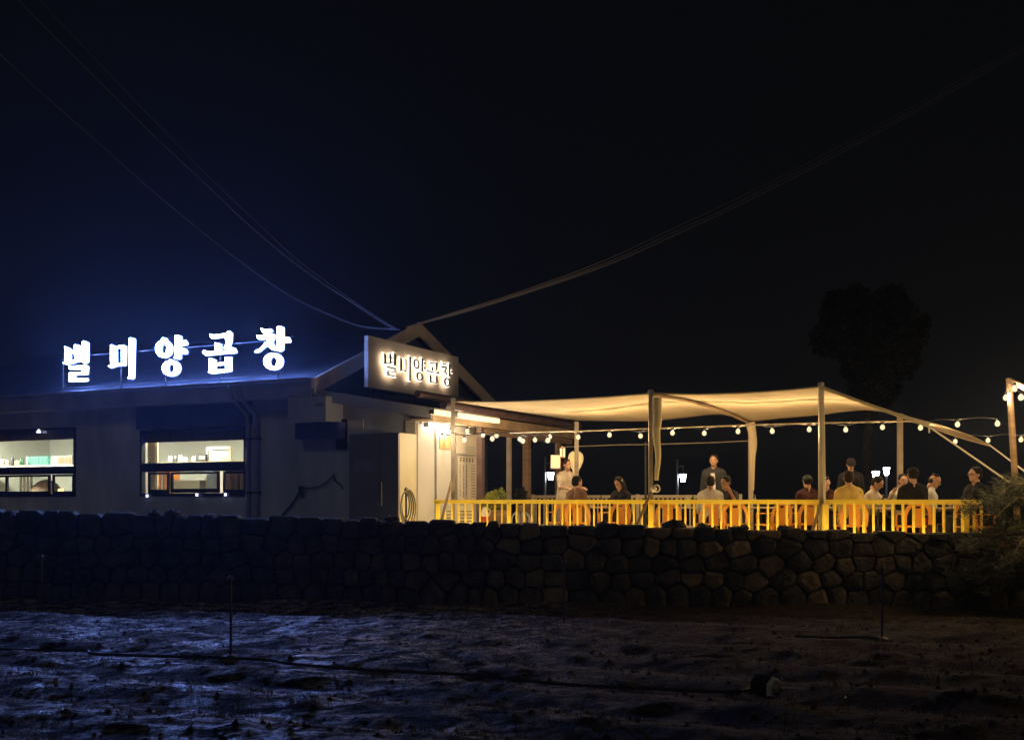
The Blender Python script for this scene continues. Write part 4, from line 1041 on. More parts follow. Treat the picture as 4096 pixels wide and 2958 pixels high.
# right hand pole with its beam
pb = at(4062, 1945, 16.95); ptp = at(4036, 1512, 16.95); pb0 = pb + (pb - ptp) * ((pb.z - DECK + .1) / (ptp.z - pb.z))
o = thing('light_pole', 'leaning round pole carrying bulbs beside the dark pine', 'pole', tuple(pb0))
MB().tube([pb0, ptp], .048, 12).build('pole', M['wood'], o, smooth=True)
e1 = at(4300, 1640, 15.2)
MB().bar(ptp + Vector((0, 0, -.03)), e1, .05, .08).build('beam', M['wood'], o)
MB().tube([Vector((e1.x, e1.y, .0)), e1], .05, 10).build('pole', M['pole'], o)
MB().ell(pb, (.07, .07, .06), 8, 6).build('rope_knot', M['rope'], o, smooth=True)

def rope(p, label, r=.012, mat='rope', cat='rope', group=None, name='rope', sag=0):
    P = [p[0].lerp(p[1], k / 12) - Vector((0, 0, sag * math.sin(math.pi * k / 12))) for k in range(13)] if len(p) == 2 else p
    o = MB().tube(P, r, 6).build(name, M[mat], loc=tuple(P[0]), smooth=True)
    return tag(o, label, cat, group)
g1 = on_d(*G1); g2 = on_d(*G2)
rope([g1, pb + Vector((-.03, 0, .02))], 'pale taut rope from the sail corner down to the leaning pole', .014)
rope([g2, at(4200, 1960, 18.2)], 'second taut rope running down past the leaning pole out of sight', .014)
o = rope([g1, g1 + Vector((.01, 0, -.10))], 'short loose rope tail hanging from the sail corner', .012)
# horizontal bars that carry the bulbs
def bar_line(lst, D, label, r=.014, mat='pole'):
    P = smooth_path([on_d(a, b, D) for a, b in lst], 6)
    o = MB().tube(P, r, 6).build('crossbar', M[mat], loc=tuple(P[0]), smooth=True); return tag(o, label, 'bar', 'bars strung across the terrace')
bar_line([(1740, 1740), (1880, 1736), (2030, 1732)], 1.6, 'thin dark wire in front of the white porch wall', .009, 'dark')
bar_line([(2042, 1731), (2300, 1724), (2603, 1713), (3003, 1699), (3284, 1691), (3600, 1684), (3650, 1683)], 2.0, 'long pale bar carrying the row of bulbs under the sails')
bar_line([(2262, 1786), (2450, 1779), (2603, 1776), (2820, 1770), (3000, 1762)], 5.2, 'fainter lower bar behind the row of bulbs', .012)

# ------------------------------------------------------------------ string lights
def string_light(lst, D, label, wire_pts=None, dY=None, mat='bulb'):
    P = [(at(a, b, c_) if dY else on_d(a, b, D)) for a, b, c_ in lst] if dY else [on_d(a, b, D) for a, b in lst]
    o = thing('string_light', label, 'string lights', tuple(P[0]), 0, 'strings of warm round bulbs')
    tops = [p + Vector((0, 0, .085)) for p in P]
    wp = []
    for i, t in enumerate(tops):
        wp.append(t)
        if i < len(tops) - 1:
            m_ = t.lerp(tops[i + 1], .5); m_.z += .03 if wire_pts is None else wire_pts; wp.append(m_)
    MB().tube(smooth_path(wp, 4), .006, 5).build('wire', M['dark'], o, smooth=True)
    for p in P:
        b = MB().ell(p, (.043, .043, .047), 12, 8).build('bulb', M[mat], o, smooth=True)
        ld = bpy.data.lights.new('bulb_lamp', 'POINT'); ld.shadow_soft_size = .02
        ld.energy = (P_BULB if mat == 'bulb' else P_PORCH) * R.uniform(.8, 1.15) * (4.0 if p.x / p.y > .4655 else 1.0); ld.color = (1.0, .66, .33) if mat == 'bulb' else ((1.0, .60, .22) if p.x / p.y > .4655 else (1.0, .78, .52))  # unseen bulbs right of the view: added power and amber for the field
        lo_ = bpy.data.objects.new('bulb_lamp', ld); col.objects.link(lo_); lo_.parent = b; lo_.location = p - Vector(b['_o'])
        MB().lathe([(.024, .046), (.020, .09)], p, 8).build('socket', M['dark'], b)
    return o
string_light([(2313, 1748), (2438, 1739), (2562, 1743), (2690, 1731), (2817, 1732), (2952, 1725), (3089, 1724), (3237, 1717), (3383, 1718), (3530, 1708), (3682, 1710), (3830, 1697), (3990, 1694)], 2.0,
             'long row of warm bulbs hanging under the shade sails')
string_light([(1804, 1727), (1869, 1723), (1932, 1740), (1986, 1742), (2079, 1756), (2140, 1759), (2199, 1746)], 1.6, 'string of warm bulbs along the porch eave, behind the first canopy post', mat='bulb_porch')
string_light([(1769, 1749), (1857, 1759), (1969, 1754), (2091, 1763), (2191, 1761)], -.3, 'string of warm bulbs crossing in front of the first canopy post', mat='bulb_porch')
string_light([(3821, 1765), (3952, 1761), (4084, 1758), (4200, 1756), (4320, 1750)], 5.2, 'lower row of warm bulbs beyond the sloping sail')
string_light([(4024, 1590, 16.9), (4059, 1554, 16.6), (4084, 1589, 16.3), (4150, 1610, 15.8), (4230, 1640, 15.2), (4330, 1650, 14.6)], 0, 'warm bulbs around the top of the leaning pole and added ones out of view', -.05, True, mat='bulb_porch')

# ------------------------------------------------------------------ things hanging by the rear porch post
def box_lamp():
    c_ = on_d(2222, 1845, 2.6); o = thing('square_sign', 'small cream square sign box hanging by the porch post', 'sign', tuple(c_))
    mb = MB().box(c_.x - .095, c_.x + .095, c_.y - .05, c_.y + .05, c_.z - .125, c_.z + .125); b = mb.build('panel', M['lantern_cream'], o)
    MB().box(c_.x - .105, c_.x + .105, c_.y - .06, c_.y + .06, c_.z + .126, c_.z + .14).build('frame', M['fascia'], o)
    MB().box(c_.x - .105, c_.x + .105, c_.y - .06, c_.y + .06, c_.z - .15, c_.z - .126).build('frame', M['fascia'], o)
    MB().tube([c_ + Vector((0, 0, .14)), c_ + Vector((.02, 0, .38))], .008, 6).build('hanger', M['dark'], o)
box_lamp()
c_ = on_d(2250, 1810, 2.5); o = thing('hanging_lantern', 'slim pale striped lantern hanging above the standing woman', 'lantern', tuple(c_))
for k in range(4): a = k * math.pi / 2 + .4; MB().tube([c_ + Vector((math.cos(a) * .045, math.sin(a) * .045, -.08)), c_ + Vector((math.cos(a) * .045, math.sin(a) * .045, .09))], .014, 6).build('rod', M['lantern_cream'], o)
MB().lathe([(.06, .091), (.06, .11), (.01, .14)], c_, 10).build('cap', M['wood'], o); MB().lathe([(.055, -.10), (.055, -.081)], c_, 10).build('base', M['wood'], o)
c_ = on_d(2303, 1850, 4.9); o = thing('balloon_light', 'yellow balloon shaped light tapering downward behind the rear post', 'lantern', tuple(c_))
MB().lathe([(.01, .27), (.09, .255), (.15, .20), (.175, .12), (.165, .03), (.12, -.08), (.075, -.16), (.055, -.25), (.045, -.29)], c_, 18).build('lamp_shade', M['lantern_yellow'], o, smooth=True)
MB().tube([c_ - Vector((0, 0, .29)), Vector((c_.x, c_.y, DECK))], .02, 8).build('stand', M['dark'], o)

# street lanterns beyond the terrace
def street_lantern(px, py, polepx, ptop, Y, label, double=False):
    c_ = at(px, py, Y); pp = at(polepx, ptop, Y)
    o = thing('street_lamp', label, 'street lamp', (pp.x, Y, .69), 0, 'cold white street lamps beyond the terrace')
    MB().tube([(pp.x, Y, .69), (pp.x, Y, pp.z)], .055, 8, .035).build('pole', M['pipe'], o, smooth=True)
    if abs(px - polepx) > 3: MB().tube([(pp.x, Y, pp.z - .25), (c_.x, Y, pp.z - .22), (c_.x, Y, c_.z + .24)], .025, 6).build('arm', M['pipe'], o)
    MB().lathe([(.07, -.17), (.12, .10)], c_, 10).build('lens', M['lampwhite'], o)
    MB().lathe([(.15, .101), (.14, .13), (.03, .2)], c_, 10).build('cap', M['dark'], o)
street_lantern(2203, 1900, 2180, 1826, 40, 'cold white lantern left of the standing woman')
street_lantern(2732, 1907, 2709, 1838, 40, 'cold white lantern beside the roped middle post')
street_lantern(3503, 1897, 3503, 1880, 36, 'lower of the two cold white lanterns close together')
street_lantern(3546, 1880, 3546, 1860, 40, 'brighter upper one of two cold white lanterns close together')

# ------------------------------------------------------------------ tables, chairs, tableware
def deck_pos(px, D): p = rail_pt(px, DECK, D); return p
def make_chair(mat, label, cat='chair', group=None):
    o = thing('plastic_chair', label, cat, (0, 0, 0), 0, group)
    def bx(name, *a, m=mat, par=o): mb = MB().box(*a); return mb.build(name, M[m], par, world=False)
    mb = MB(); n = 7        # seat, slightly dished
    for i in range(n + 1): 
        pass
    bx('seat', -.22, .22, -.22, .22, .41, .44)
    # backrest: rounded arch with a central splat that has a slot
    arch = [Vector((.21 * math.cos(a), .21 + .05 * math.sin(a), .56 + .26 * math.sin(a))) for a in np.linspace(math.pi, 0, 15)]
    arch = [Vector((-.20, .19, .44))] + arch + [Vector((.20, .19, .44))]
    mb = MB()
    for i in range(len(arch) - 1): mb.bar(arch[i], arch[i + 1], .018, .062, (0, 1, 0)) if False else mb.bar(arch[i], arch[i + 1], .062, .02, (0, 1, 0))
    mb.build('backrest', M[mat], o, world=False)
    mb = MB().box(-.085, -.045, .215, .235, .44, .80).box(.045, .085, .215, .235, .44, .80).box(-.045, .045, .215, .235, .44, .72).box(-.045, .045, .215, .235, .755, .80)
    mb.build('splat', M[mat], o, world=False)
    for sx in (-1, 1):
        for sy in (-1, 1):
            MB().bar((sx * .19, sy * .18, .409), (sx * .22, sy * .22, 0), .035, .035, (1, 0, 0)).build('leg', M[mat], o, world=False)
    for sx in (-1, 1):
        MB().bar((sx * .215, -.18, .62), (sx * .215, .20, .63), .03, .02).build('armrest', M[mat], o, world=False)
        MB().bar((sx * .215, -.17, .44), (sx * .215, -.17, .609), .02, .03, (1, 0, 0)).build('arm_support', M[mat], o, world=False)
    return o
oc = make_chair('orange', '', group='orange plastic chairs on the terrace'); ockids = kid_map(oc)
chairs = [
 (2240, .75, .35, 'orange chair angled toward the person in brown, its left neighbour'),
 (2312, .55, -.1, 'orange chair under the dark haired person in brown'),
 (2455, .7, .5, 'orange chair between the person in brown and the roped post'),
 (2665, .45, .0, 'orange chair just right of the roped middle post'),
 (2838, .75, .15, 'orange chair carrying the person in white seen from behind'),
 (2948, .62, -.35, 'orange chair below the leaning man with white collar'),
 (3092, .70, .5, 'empty orange chair midway between roped post and last post, tilted'),
 (3225, 1.35, .1, 'orange chair left of the last front post'),
 (3400, .42, .0, 'orange chair behind the person in mustard'),
 (3652, .42, .0, 'orange chair behind the man in black cap and shirt'),
 (3905, .45, -1.2, 'orange chair under the man with glasses by the pine'),
]
for i, (px, D, rz, lb) in enumerate(chairs):
    c_ = oc if i == 0 else copy_tree(oc, ockids)
    p = deck_pos(px, D + .1); c_.location = (p.x, p.y, DECK); c_.rotation_euler = (0, 0, math.pi + rz + math.pi); c_['label'] = lb; c_['_o'] = (p.x, p.y, DECK)
    c_.rotation_euler = (0, 0, rz + math.pi)    # back toward the railing
wc = make_chair('whiteplastic', '', group='white plastic chairs on the terrace'); wk = kid_map(wc)
for i, (px, D, rz, lb) in enumerate(((2063, 4.0, .3, 'white chair nearer to the porch posts'), (2098, 4.4, -.2, 'white chair seen between yellow balusters left of the thick porch post foot'), (3798, 1.5, .2, 'pale grey white chair at the end of the railing'))):
    c_ = wc if i == 0 else copy_tree(wc, wk)
    p = deck_pos(px, D); c_.location = (p.x, p.y, DECK); c_.rotation_euler = (0, 0, rz + math.pi); c_['label'] = lb
    if i < 2: c_.scale = (.7, .7, .72)

tk = thing('table', '', 'table', (0, 0, 0), 0, 'tables on the terrace')
MB().lathe([(.40, .70), (.42, .705), (.42, .725), (.40, .73)], (0, 0, 0), 24).build('tabletop', M['table'], tk, world=False)
for k in range(4): a = k * math.pi / 2 + .78; MB().tube([(math.cos(a) * .28, math.sin(a) * .28, .70), (math.cos(a) * .34, math.sin(a) * .34, 0)], .016, 8).build('leg', M['dark'], tk, world=False)
tkk = kid_map(tk); tpos = []
for i, (px, D, lb) in enumerate(((2385, 1.55, 'round table between the person in brown and the long haired woman'), (2735, 1.35, 'round table right of the roped post, with tall glasses'),
                  (3010, 1.9, 'round table in front of the rear cloth wrapped post'), (3300, 2.0, 'round table behind the last front post'), (3545, 1.35, 'round table with a glass between mustard shirt and black cap'), (3800, 1.4, 'round table before the man with glasses'))):
    t_ = tk if i == 0 else copy_tree(tk, tkk)
    p = deck_pos(px, D); t_.location = (p.x, p.y, DECK); t_['label'] = lb; tpos.append((p.x, p.y))
def cup(px, py_top, D, h, r, mat, label, name='drinking_glass', cat='glass'):
    i = min(range(len(tpos)), key=lambda k: abs(tpos[k][0] / tpos[k][1] - (px - CX) / F)); ty = tpos[i][1] + D
    x = (px - CX) / F * ty; z0 = DECK + .731
    o = thing(name, label, cat, (x, ty, z0))
    MB().lathe([(r * .8, 0), (r, h), (r * .9, h), (r * .72, .01)], (x, ty, z0), 12).build('body', M[mat], o, smooth=True)
    MB().lathe([(r * .7, .012), (r * .85, h * .6)], (x, ty, z0), 12).build('drink', M['counter'], o, smooth=True)
cup(2685, 0, 0, .13, .035, 'clear', 'tumbler on the table right of the roped post')
cup(2752, 0, .05, .19, .028, 'paper', 'tall pale narrow cup on the same table', 'cup', 'cup')
cup(2712, 0, -.2, .12, .035, 'clear', 'short tumbler in the middle of the second table')
cup(3558, 0, 0, .15, .045, 'clear', 'clear glass between mustard shirt and black cap')
cup(3575, 0, .1, .13, .018, 'red', 'tiny red topped bottle beside the clear glass', 'small_bottle', 'bottle')
cup(3520, 0, .1, .11, .035, 'clear', 'low glass at the mustard shirt side of the table')
cup(2360, 0, 0, .12, .035, 'clear', 'glass beside the person in brown')
cup(3318, 0, 0, .12, .035, 'clear', 'glass behind the last front post')
def bottle(px, dD, label):
    i = min(range(len(tpos)), key=lambda k: abs(tpos[k][0] / tpos[k][1] - (px - CX) / F)); ty = tpos[i][1] + dD; x = (px - CX) / F * ty; z0 = DECK + .731
    o = thing('bottle', label, 'bottle', (x, ty, z0), 0, 'green bottles on the tables')
    MB().lathe([(.032, 0), (.034, .01), (.034, .13), (.014, .17), (.013, .205)], (x, ty, z0), 12).build('body', M['greenbottle'], o, smooth=True)
    MB().lathe([(.015, .2055), (.015, .22)], (x, ty, z0), 10).build('cap', M['fascia'], o)
bottle(2772, -.1, 'green bottle near the person in white'); bottle(2405, .1, 'green bottle on the table of the long haired woman'); bottle(3532, .2, 'green bottle on the mustard shirt table'); bottle(3020, 0, 'green bottle on the table by the cloth wrapped post')
# red and white water jug behind the railing
p = deck_pos(1938, .9)
o = thing('water_jug', 'red and white jug with handle standing behind the railing near the bush', 'jug', tuple(p))
# stands on a low wooden crate so that it shows between the balusters
cr = thing('crate', 'low wooden crate below the red and white jug', 'crate', tuple(p))
for k in range(3):
    z = DECK + .01 + k * .12
    MB().box(p.x - .2, p.x + .2, p.y - .17, p.y - .155, z, z + .09).build('slat', M['soffit'], cr); MB().box(p.x - .2, p.x + .2, p.y + .155, p.y + .17, z, z + .09).build('slat', M['soffit'], cr)
MB().box(p.x - .2, p.x + .2, p.y - .17, p.y + .17, DECK + .345, DECK + .36).build('top', M['soffit'], cr)
zc_ = DECK + .361; o.location = (p.x, p.y, zc_); o['_o'] = (p.x, p.y, zc_)
MB().lathe([(.09, 0), (.095, .02), (.095, .17)], (p.x, p.y, zc_), 16).build('base', M['red'], o, smooth=True)
MB().lathe([(.093, .171), (.09, .20), (.06, .29), (.035, .33), (.035, .36)], (p.x, p.y, zc_), 16).build('body', M['paper'], o, smooth=True)
MB().tube([Vector((p.x + .05, p.y, zc_ + .33)), Vector((p.x + .11, p.y, zc_ + .30)), Vector((p.x + .11, p.y, zc_ + .24)), Vector((p.x + .085, p.y, zc_ + .2))], .011, 6).build('handle', M['paper'], o, smooth=True)
# sheets leaning behind the railing by the white wall
for i, (px, hh, mt, lb) in enumerate(((1845, .55, 'paper', 'small white framed price list leaning behind the first balusters'), (1875, .6, 'menu', 'cream standing notice beside the price list'), (1800, .5, 'paper', 'pale box shaped stand next to the white wall foot'))):
    p = deck_pos(px, .7); o = thing('standing_notice', lb, 'notice', tuple(p), 0, 'notices standing on the terrace floor')
    MB().box(p.x - .09, p.x + .09, p.y - .01, p.y + .01, DECK + .2, DECK + .2 + hh).build('panel', M[mt], o)
    MB().box(p.x - .10, p.x + .10, p.y - .1, p.y + .1, DECK, DECK + .02).build('foot', M['dark'], o); MB().box(p.x - .015, p.x + .015, p.y + .011, p.y + .03, DECK + .02, DECK + .3).build('stem', M['dark'], o)
    mb = MB()
    for k in range(6): mb.box(p.x - .07, p.x + .06, p.y - .0125, p.y - .0105, DECK + .3 + k * .065, DECK + .315 + k * .065)
    mb.build('text', M['ink'], o)['kind'] = 'stuff'

# ------------------------------------------------------------------ plants
def leaf_cloud(mb, c, r, n, size, rr, up=.3, elong=2.2):
    for k in range(n):
        while True:
            d = Vector((rr.uniform(-1, 1), rr.uniform(-1, 1), rr.uniform(-1, 1)))
            if d.length <= 1: break
        if d.length > 0: d = d.normalized() * (d.length ** .6)
        p = Vector(c) + Vector((d.x * r[0], d.y * r[1], d.z * r[2]))
        a = Vector((rr.gauss(0, 1), rr.gauss(0, 1), rr.gauss(0, 1) + up)).normalized(); b = a.orthogonal().normalized(); b.rotate(Matrix.Rotation(rr.uniform(0, 6.28), 3, a))
        s = size * rr.uniform(.6, 1.3)
        mb.add([p, p + a * s * .5 + b * s / elong / 1.6, p + a * s, p + a * s * .5 - b * s / elong / 1.6], [(0, 1, 2, 3)])
rr = random.Random(3)
p = deck_pos(1980, 1.7)
o = thing('potted_bush', 'yellow green leafy bush in a planter between the menu board and the porch post', 'plant', tuple(p))
mb = MB()
MB().box(p.x - .26, p.x + .26, p.y - .14, p.y + .14, DECK, DECK + .66).build('planter', M['wood'], o)
mb = MB()
for k in range(26):
    bx_, by_ = p.x + rr.uniform(-.2, .2), p.y + rr.uniform(-.1, .1); h = rr.uniform(.22, .48) * (1.1 if bx_ > p.x else .85)
    leaf_cloud(mb, (bx_, by_, DECK + .66 + h * .5), (.06, .06, h * .5), 150, .035, rr, .8, 2.8)
mb.build('foliage', M['leaf'], o)
mb = MB()
for k in range(14): x_ = p.x + rr.uniform(-.2, .2); mb.tube([(x_, p.y, DECK + .64), (x_ + rr.uniform(-.05, .05), p.y, DECK + .95)], .006, 5)
mb.build('stem', M['bark'], o)
p = deck_pos(2083, 3.2)
o = thing('potted_plant', 'small dark potted plant on a stand left of the thick porch post', 'plant', tuple(p))
MB().lathe([(.10, .0), (.10, .02), (.02, .03), (.02, .6), (.10, .61), (.12, .75)], (p.x, p.y, DECK), 12).build('pot', M['wood'], o, smooth=True)
mb = MB(); leaf_cloud(mb, (p.x, p.y, DECK + .95), (.14, .12, .17), 260, .07, rr, .3, 2.0); mb.build('foliage', M['darkleaf'], o)

# pine on the right, leaning over the wall
o = thing('pine_tree', 'dark bushy pine drooping over the stone wall at the edge', 'tree', (7.75, 15.9, 0))
base = Vector((7.75, 15.9, 0))
MB().tube(smooth_path([base + Vector((0, 0, -.1)), base + Vector((-.1, .05, .5)), base + Vector((.05, 0, 1.0)), base + Vector((.0, .1, 1.9))], 4), .12, 9, .04).build('trunk', M['bark'], o, smooth=True)
br = random.Random(11)
crown = MB(); limbs = []
for k in range(46):
    z0 = br.uniform(.3, 1.75); ang = br.uniform(math.pi * .62, math.pi * 1.55) if k < 34 else br.uniform(0, 6.28); L = br.uniform(.6, 1.5) * (1.1 - abs(z0 - 1.0) * .35)
    d = Vector((math.cos(ang), math.sin(ang) * .75 - (.1 if k % 2 else 0), 0))
    if d.y > .45: d.y = .45
    P = [base + Vector((0, 0, z0)) + d * L * f + Vector((0, 0, .22 * math.sin(f * 2.6) * (1 if z0 > .8 else .4) - .16 * f * f)) for f in np.linspace(0, 1, 6)]
    lb = MB().tube(P, .022, 5, .006); limbs.append(lb)
    for f in range(2, 6):
        for q in range(3):
            c_ = P[f] + Vector((br.uniform(-.12, .12), br.uniform(-.12, .12), br.uniform(-.07, .12)))
            for nn in range(34):
                a = Vector((br.gauss(0, .8) + d.x * .7, br.gauss(0, .8) + d.y * .7, br.gauss(.35, .6))).normalized(); s = br.uniform(.07, .13)
                st = c_ + Vector((br.gauss(0, .05), br.gauss(0, .05), br.gauss(0, .045))); b = a.orthogonal().normalized() * .006
                crown.add([st - b, st + b, st + a * s], [(0, 1, 2)])
for lb in limbs: lb.build('limb', M['bark'], o, smooth=True)
crown.build('crown', M['pine'], o)
# pale fallen twigs and weeds at its foot are part of the field stubble

# distant tree, a shade darker than the sky
o = thing('distant_tree', 'faint black silhouette of a tree against the night sky', 'tree', (18.8, 58, .69))
MB().tube([(18.8, 58, .6), (18.7, 58, 4.5), (19.0, 58, 8.2)], .35, 9, .12).build('trunk', M['bark'], o, smooth=True)
tr = random.Random(5); mb = MB()
for (px, py, w_, h_) in ((3350, 1250, 60, 80), (3420, 1210, 55, 60), (3480, 1280, 100, 90), (3560, 1230, 80, 80), (3620, 1320, 90, 100), (3400, 1360, 110, 90), (3320, 1360, 70, 70), (3540, 1400, 110, 90), (3460, 1460, 100, 80), (3600, 1450, 70, 70), (3500, 1560, 90, 80)):
    c_ = at(px, py, 58); leaf_cloud(mb, c_, (w_ * 58 / F, w_ * 50 / F, h_ * 58 / F), 900, .34, tr, .2, 1.7)
mb.build('crown', M['darkleaf'], o)
for k in range(5): a = at(3480 + 30 * k, 1560, 58); b = at((3340, 3420, 3560, 3640, 3500)[k], (1330, 1240, 1260, 1380, 1420)[k], 58); MB().tube([(19.0, 58, 5.0 + k * .5), a.lerp(b, .6), b], .12, 6, .03).build('limb', M['bark'], o, smooth=True)

# ------------------------------------------------------------------ overhead wires
def wire(lst, label, r=.011):
    P = smooth_path([at(a, b, y) for a, b, y in lst], 8)
    o = MB().tube(P, r, 6).build('overhead_wire', M['cable'], loc=tuple(P[0]), smooth=True); tag(o, label, 'wire', 'overhead wires meeting at the gable')
wire([(1600, 1318, 25.8), (1443, 1304, 26.6), (1310, 1255, 28.0), (1177, 1192, 30.0), (1044, 1107, 32.2), (859, 969, 35.3), (715, 852, 39.2), (585, 743, 42.9), (380, 560, 48.8), (120, 330, 56.6), (-200, 30, 65.6)], 'lowest overhead wire curving up from the gable over the glowing letters', .02)
wire([(1590, 1318, 25.8), (1528, 1287, 26.1), (1390, 1197, 27.5), (1283, 1128, 29.2), (1124, 1011, 31.4), (965, 873, 33.6), (848, 761, 36.4), (699, 623, 39.2), (609, 538, 42.0), (420, 350, 48.2), (150, 80, 56.6), (-100, -180, 65.6)], 'middle overhead wire rising from the gable toward the upper corner', .02)
wire([(1592, 1316, 25.8), (1520, 1275, 26.6), (1337, 1150, 28.9), (1177, 1027, 31.7), (991, 857, 35.0), (890, 761, 37.6), (700, 570, 42.9), (450, 310, 50.4), (100, -60, 61.9)], 'faint topmost overhead wire next to the middle one', .011)
for k, (dy, r_, lb) in enumerate(((0, .024, 'lower wire of the bundle climbing to the right from the gable'), (-13, .018, 'middle wire of the bundle climbing to the right from the gable'), (-30, .014, 'upper wire of the bundle climbing to the right from the gable'))):
    wire([(1625, 1310 , 25.5), (1700, 1288 + dy * .1, 25.8), (1850, 1248 + dy * .3, 26.2), (2050, 1188 + dy * .4, 27.5), (2300, 1106 + dy * .6, 29.7), (2500, 1030 + dy * .8, 32.5), (2690, 945 + dy, 36.3), (3000, 800 + dy, 42.0), (3500, 540 + dy, 50.6), (4300, 90 + dy, 63.9)], lb, r_)

# ------------------------------------------------------------------ sprinkler risers, irrigation hose, spotlight on the field
def riser(px, pyb, label, h=.80):
    y = EYE * F / (pyb - HZ); x = (px - CX) / F * y; z = gz(x, y)
    o = thing('sprinkler_riser', label, 'sprinkler', (x, y, z), 0, 'sprinkler risers standing in the field')
    MB().tube([(x, y, z - .05), (x + .004, y, z + h * .5), (x, y, z + h)], .013, 8).build('pipe', M['dark'], o)
    MB().lathe([(.02, h), (.03, h + .01), (.03, h + .05), (.012, h + .06), (.012, h + .09)], (x, y, z), 10).build('sprinkler_head', M['dark'], o, smooth=True)
    for sx in (-1, 1): MB().ell((x + sx * .017, y - .028, z + h + .03), (.008, .006, .008), 6, 4).build('nozzle', M['fascia'], o)
    MB().lathe([(.10, -.03), (.08, .03), (.03, .05)], (x, y, z), 9).build('foot', M['brown'], o)
    return x, y, z
r1 = riser(922, 2615, 'tallest looking sprinkler riser in the bluish lit soil')
riser(166, 2440, 'far sprinkler riser near the left end of the wall')
riser(2256, 2500, 'sprinkler riser standing before the dark middle of the wall')
r4 = riser(3527, 2556, 'sprinkler riser on the brown soil in front of the paler stones')
def gp_(px, py): y = EYE * F / (py - HZ); x = (px - CX) / F * y; return Vector((x, y, max(gz(x, y), -.02) + .022))
def hose(lst, label, r=.015):
    P = smooth_path([gp_(a, b) for a, b in lst], 8); P = [Vector((p.x, p.y, max(p.z, gz(p.x, p.y) + r * .6))) for p in P]
    o = MB().tube(P, r, 7).build('hose_or_shadow_tube', M['dark'], loc=tuple(P[0]), smooth=True); tag(o, label, 'hose', 'irrigation hoses and shadow tube lying on the field')
hose([(-150, 2588), (120, 2600), (330, 2600), (380, 2615), (600, 2622), (900, 2630), (1080, 2640), (1180, 2655), (1500, 2680), (1900, 2700), (2250, 2735), (2600, 2752), (2900, 2765), (3010, 2752)], 'long black irrigation hose lying across the field')
hose([(3180, 2548), (3330, 2550), (3440, 2556), (3515, 2560)], 'short black tube laid as the shadow of the sprinkler before the paler stones', .014)  # dark tube added for the riser's cast shadow
# spotlight lying on its side
c_ = gp_(3050, 2790); yy = c_.y; S = yy / F
def q_(px, py, dy=0): return Vector(((px - CX) * S, yy + dy, EYE - (py - HZ) * S))
o = thing('garden_spotlight', 'black hexagonal garden spotlight lying on its side with a rod', 'spotlight', (c_.x, yy, gz(c_.x, yy)))
ax0, ax1 = q_(3028, 2738, .05), q_(3082, 2744, -.06)
MB().tube([ax0, ax0.lerp(ax1, .25), ax1], .085, 6, .095).build('housing', M['black'], o)
MB().tube([ax0.lerp(ax1, 1.0), ax0.lerp(ax1, 1.22)], .099, 6, .08).build('rim', M['paper'], o)
MB().tube([ax0.lerp(ax1, 1.225), ax0.lerp(ax1, 1.5)], .055, 8, .035).build('neck', M['wood'], o)
MB().tube([q_(3108, 2738, -.12), q_(3205, 2741, -.14)], .011, 8).build('rod', M['rope'], o)
# small white specks: scraps of foil on the soil
for px, py, lb in ((2996, 2555, 'tiny white scrap lying on the brown soil'), (3228, 2512, 'curled pale scrap left of the far sprinkler'), (3545, 2552, 'white plastic clip at the foot of the far sprinkler')):
    p = gp_(px, py); o = MB().ell(p, (.022, .014, .010), 7, 5).build('plastic_scrap', M['paper'], loc=tuple(p)); tag(o, lb, 'scrap')

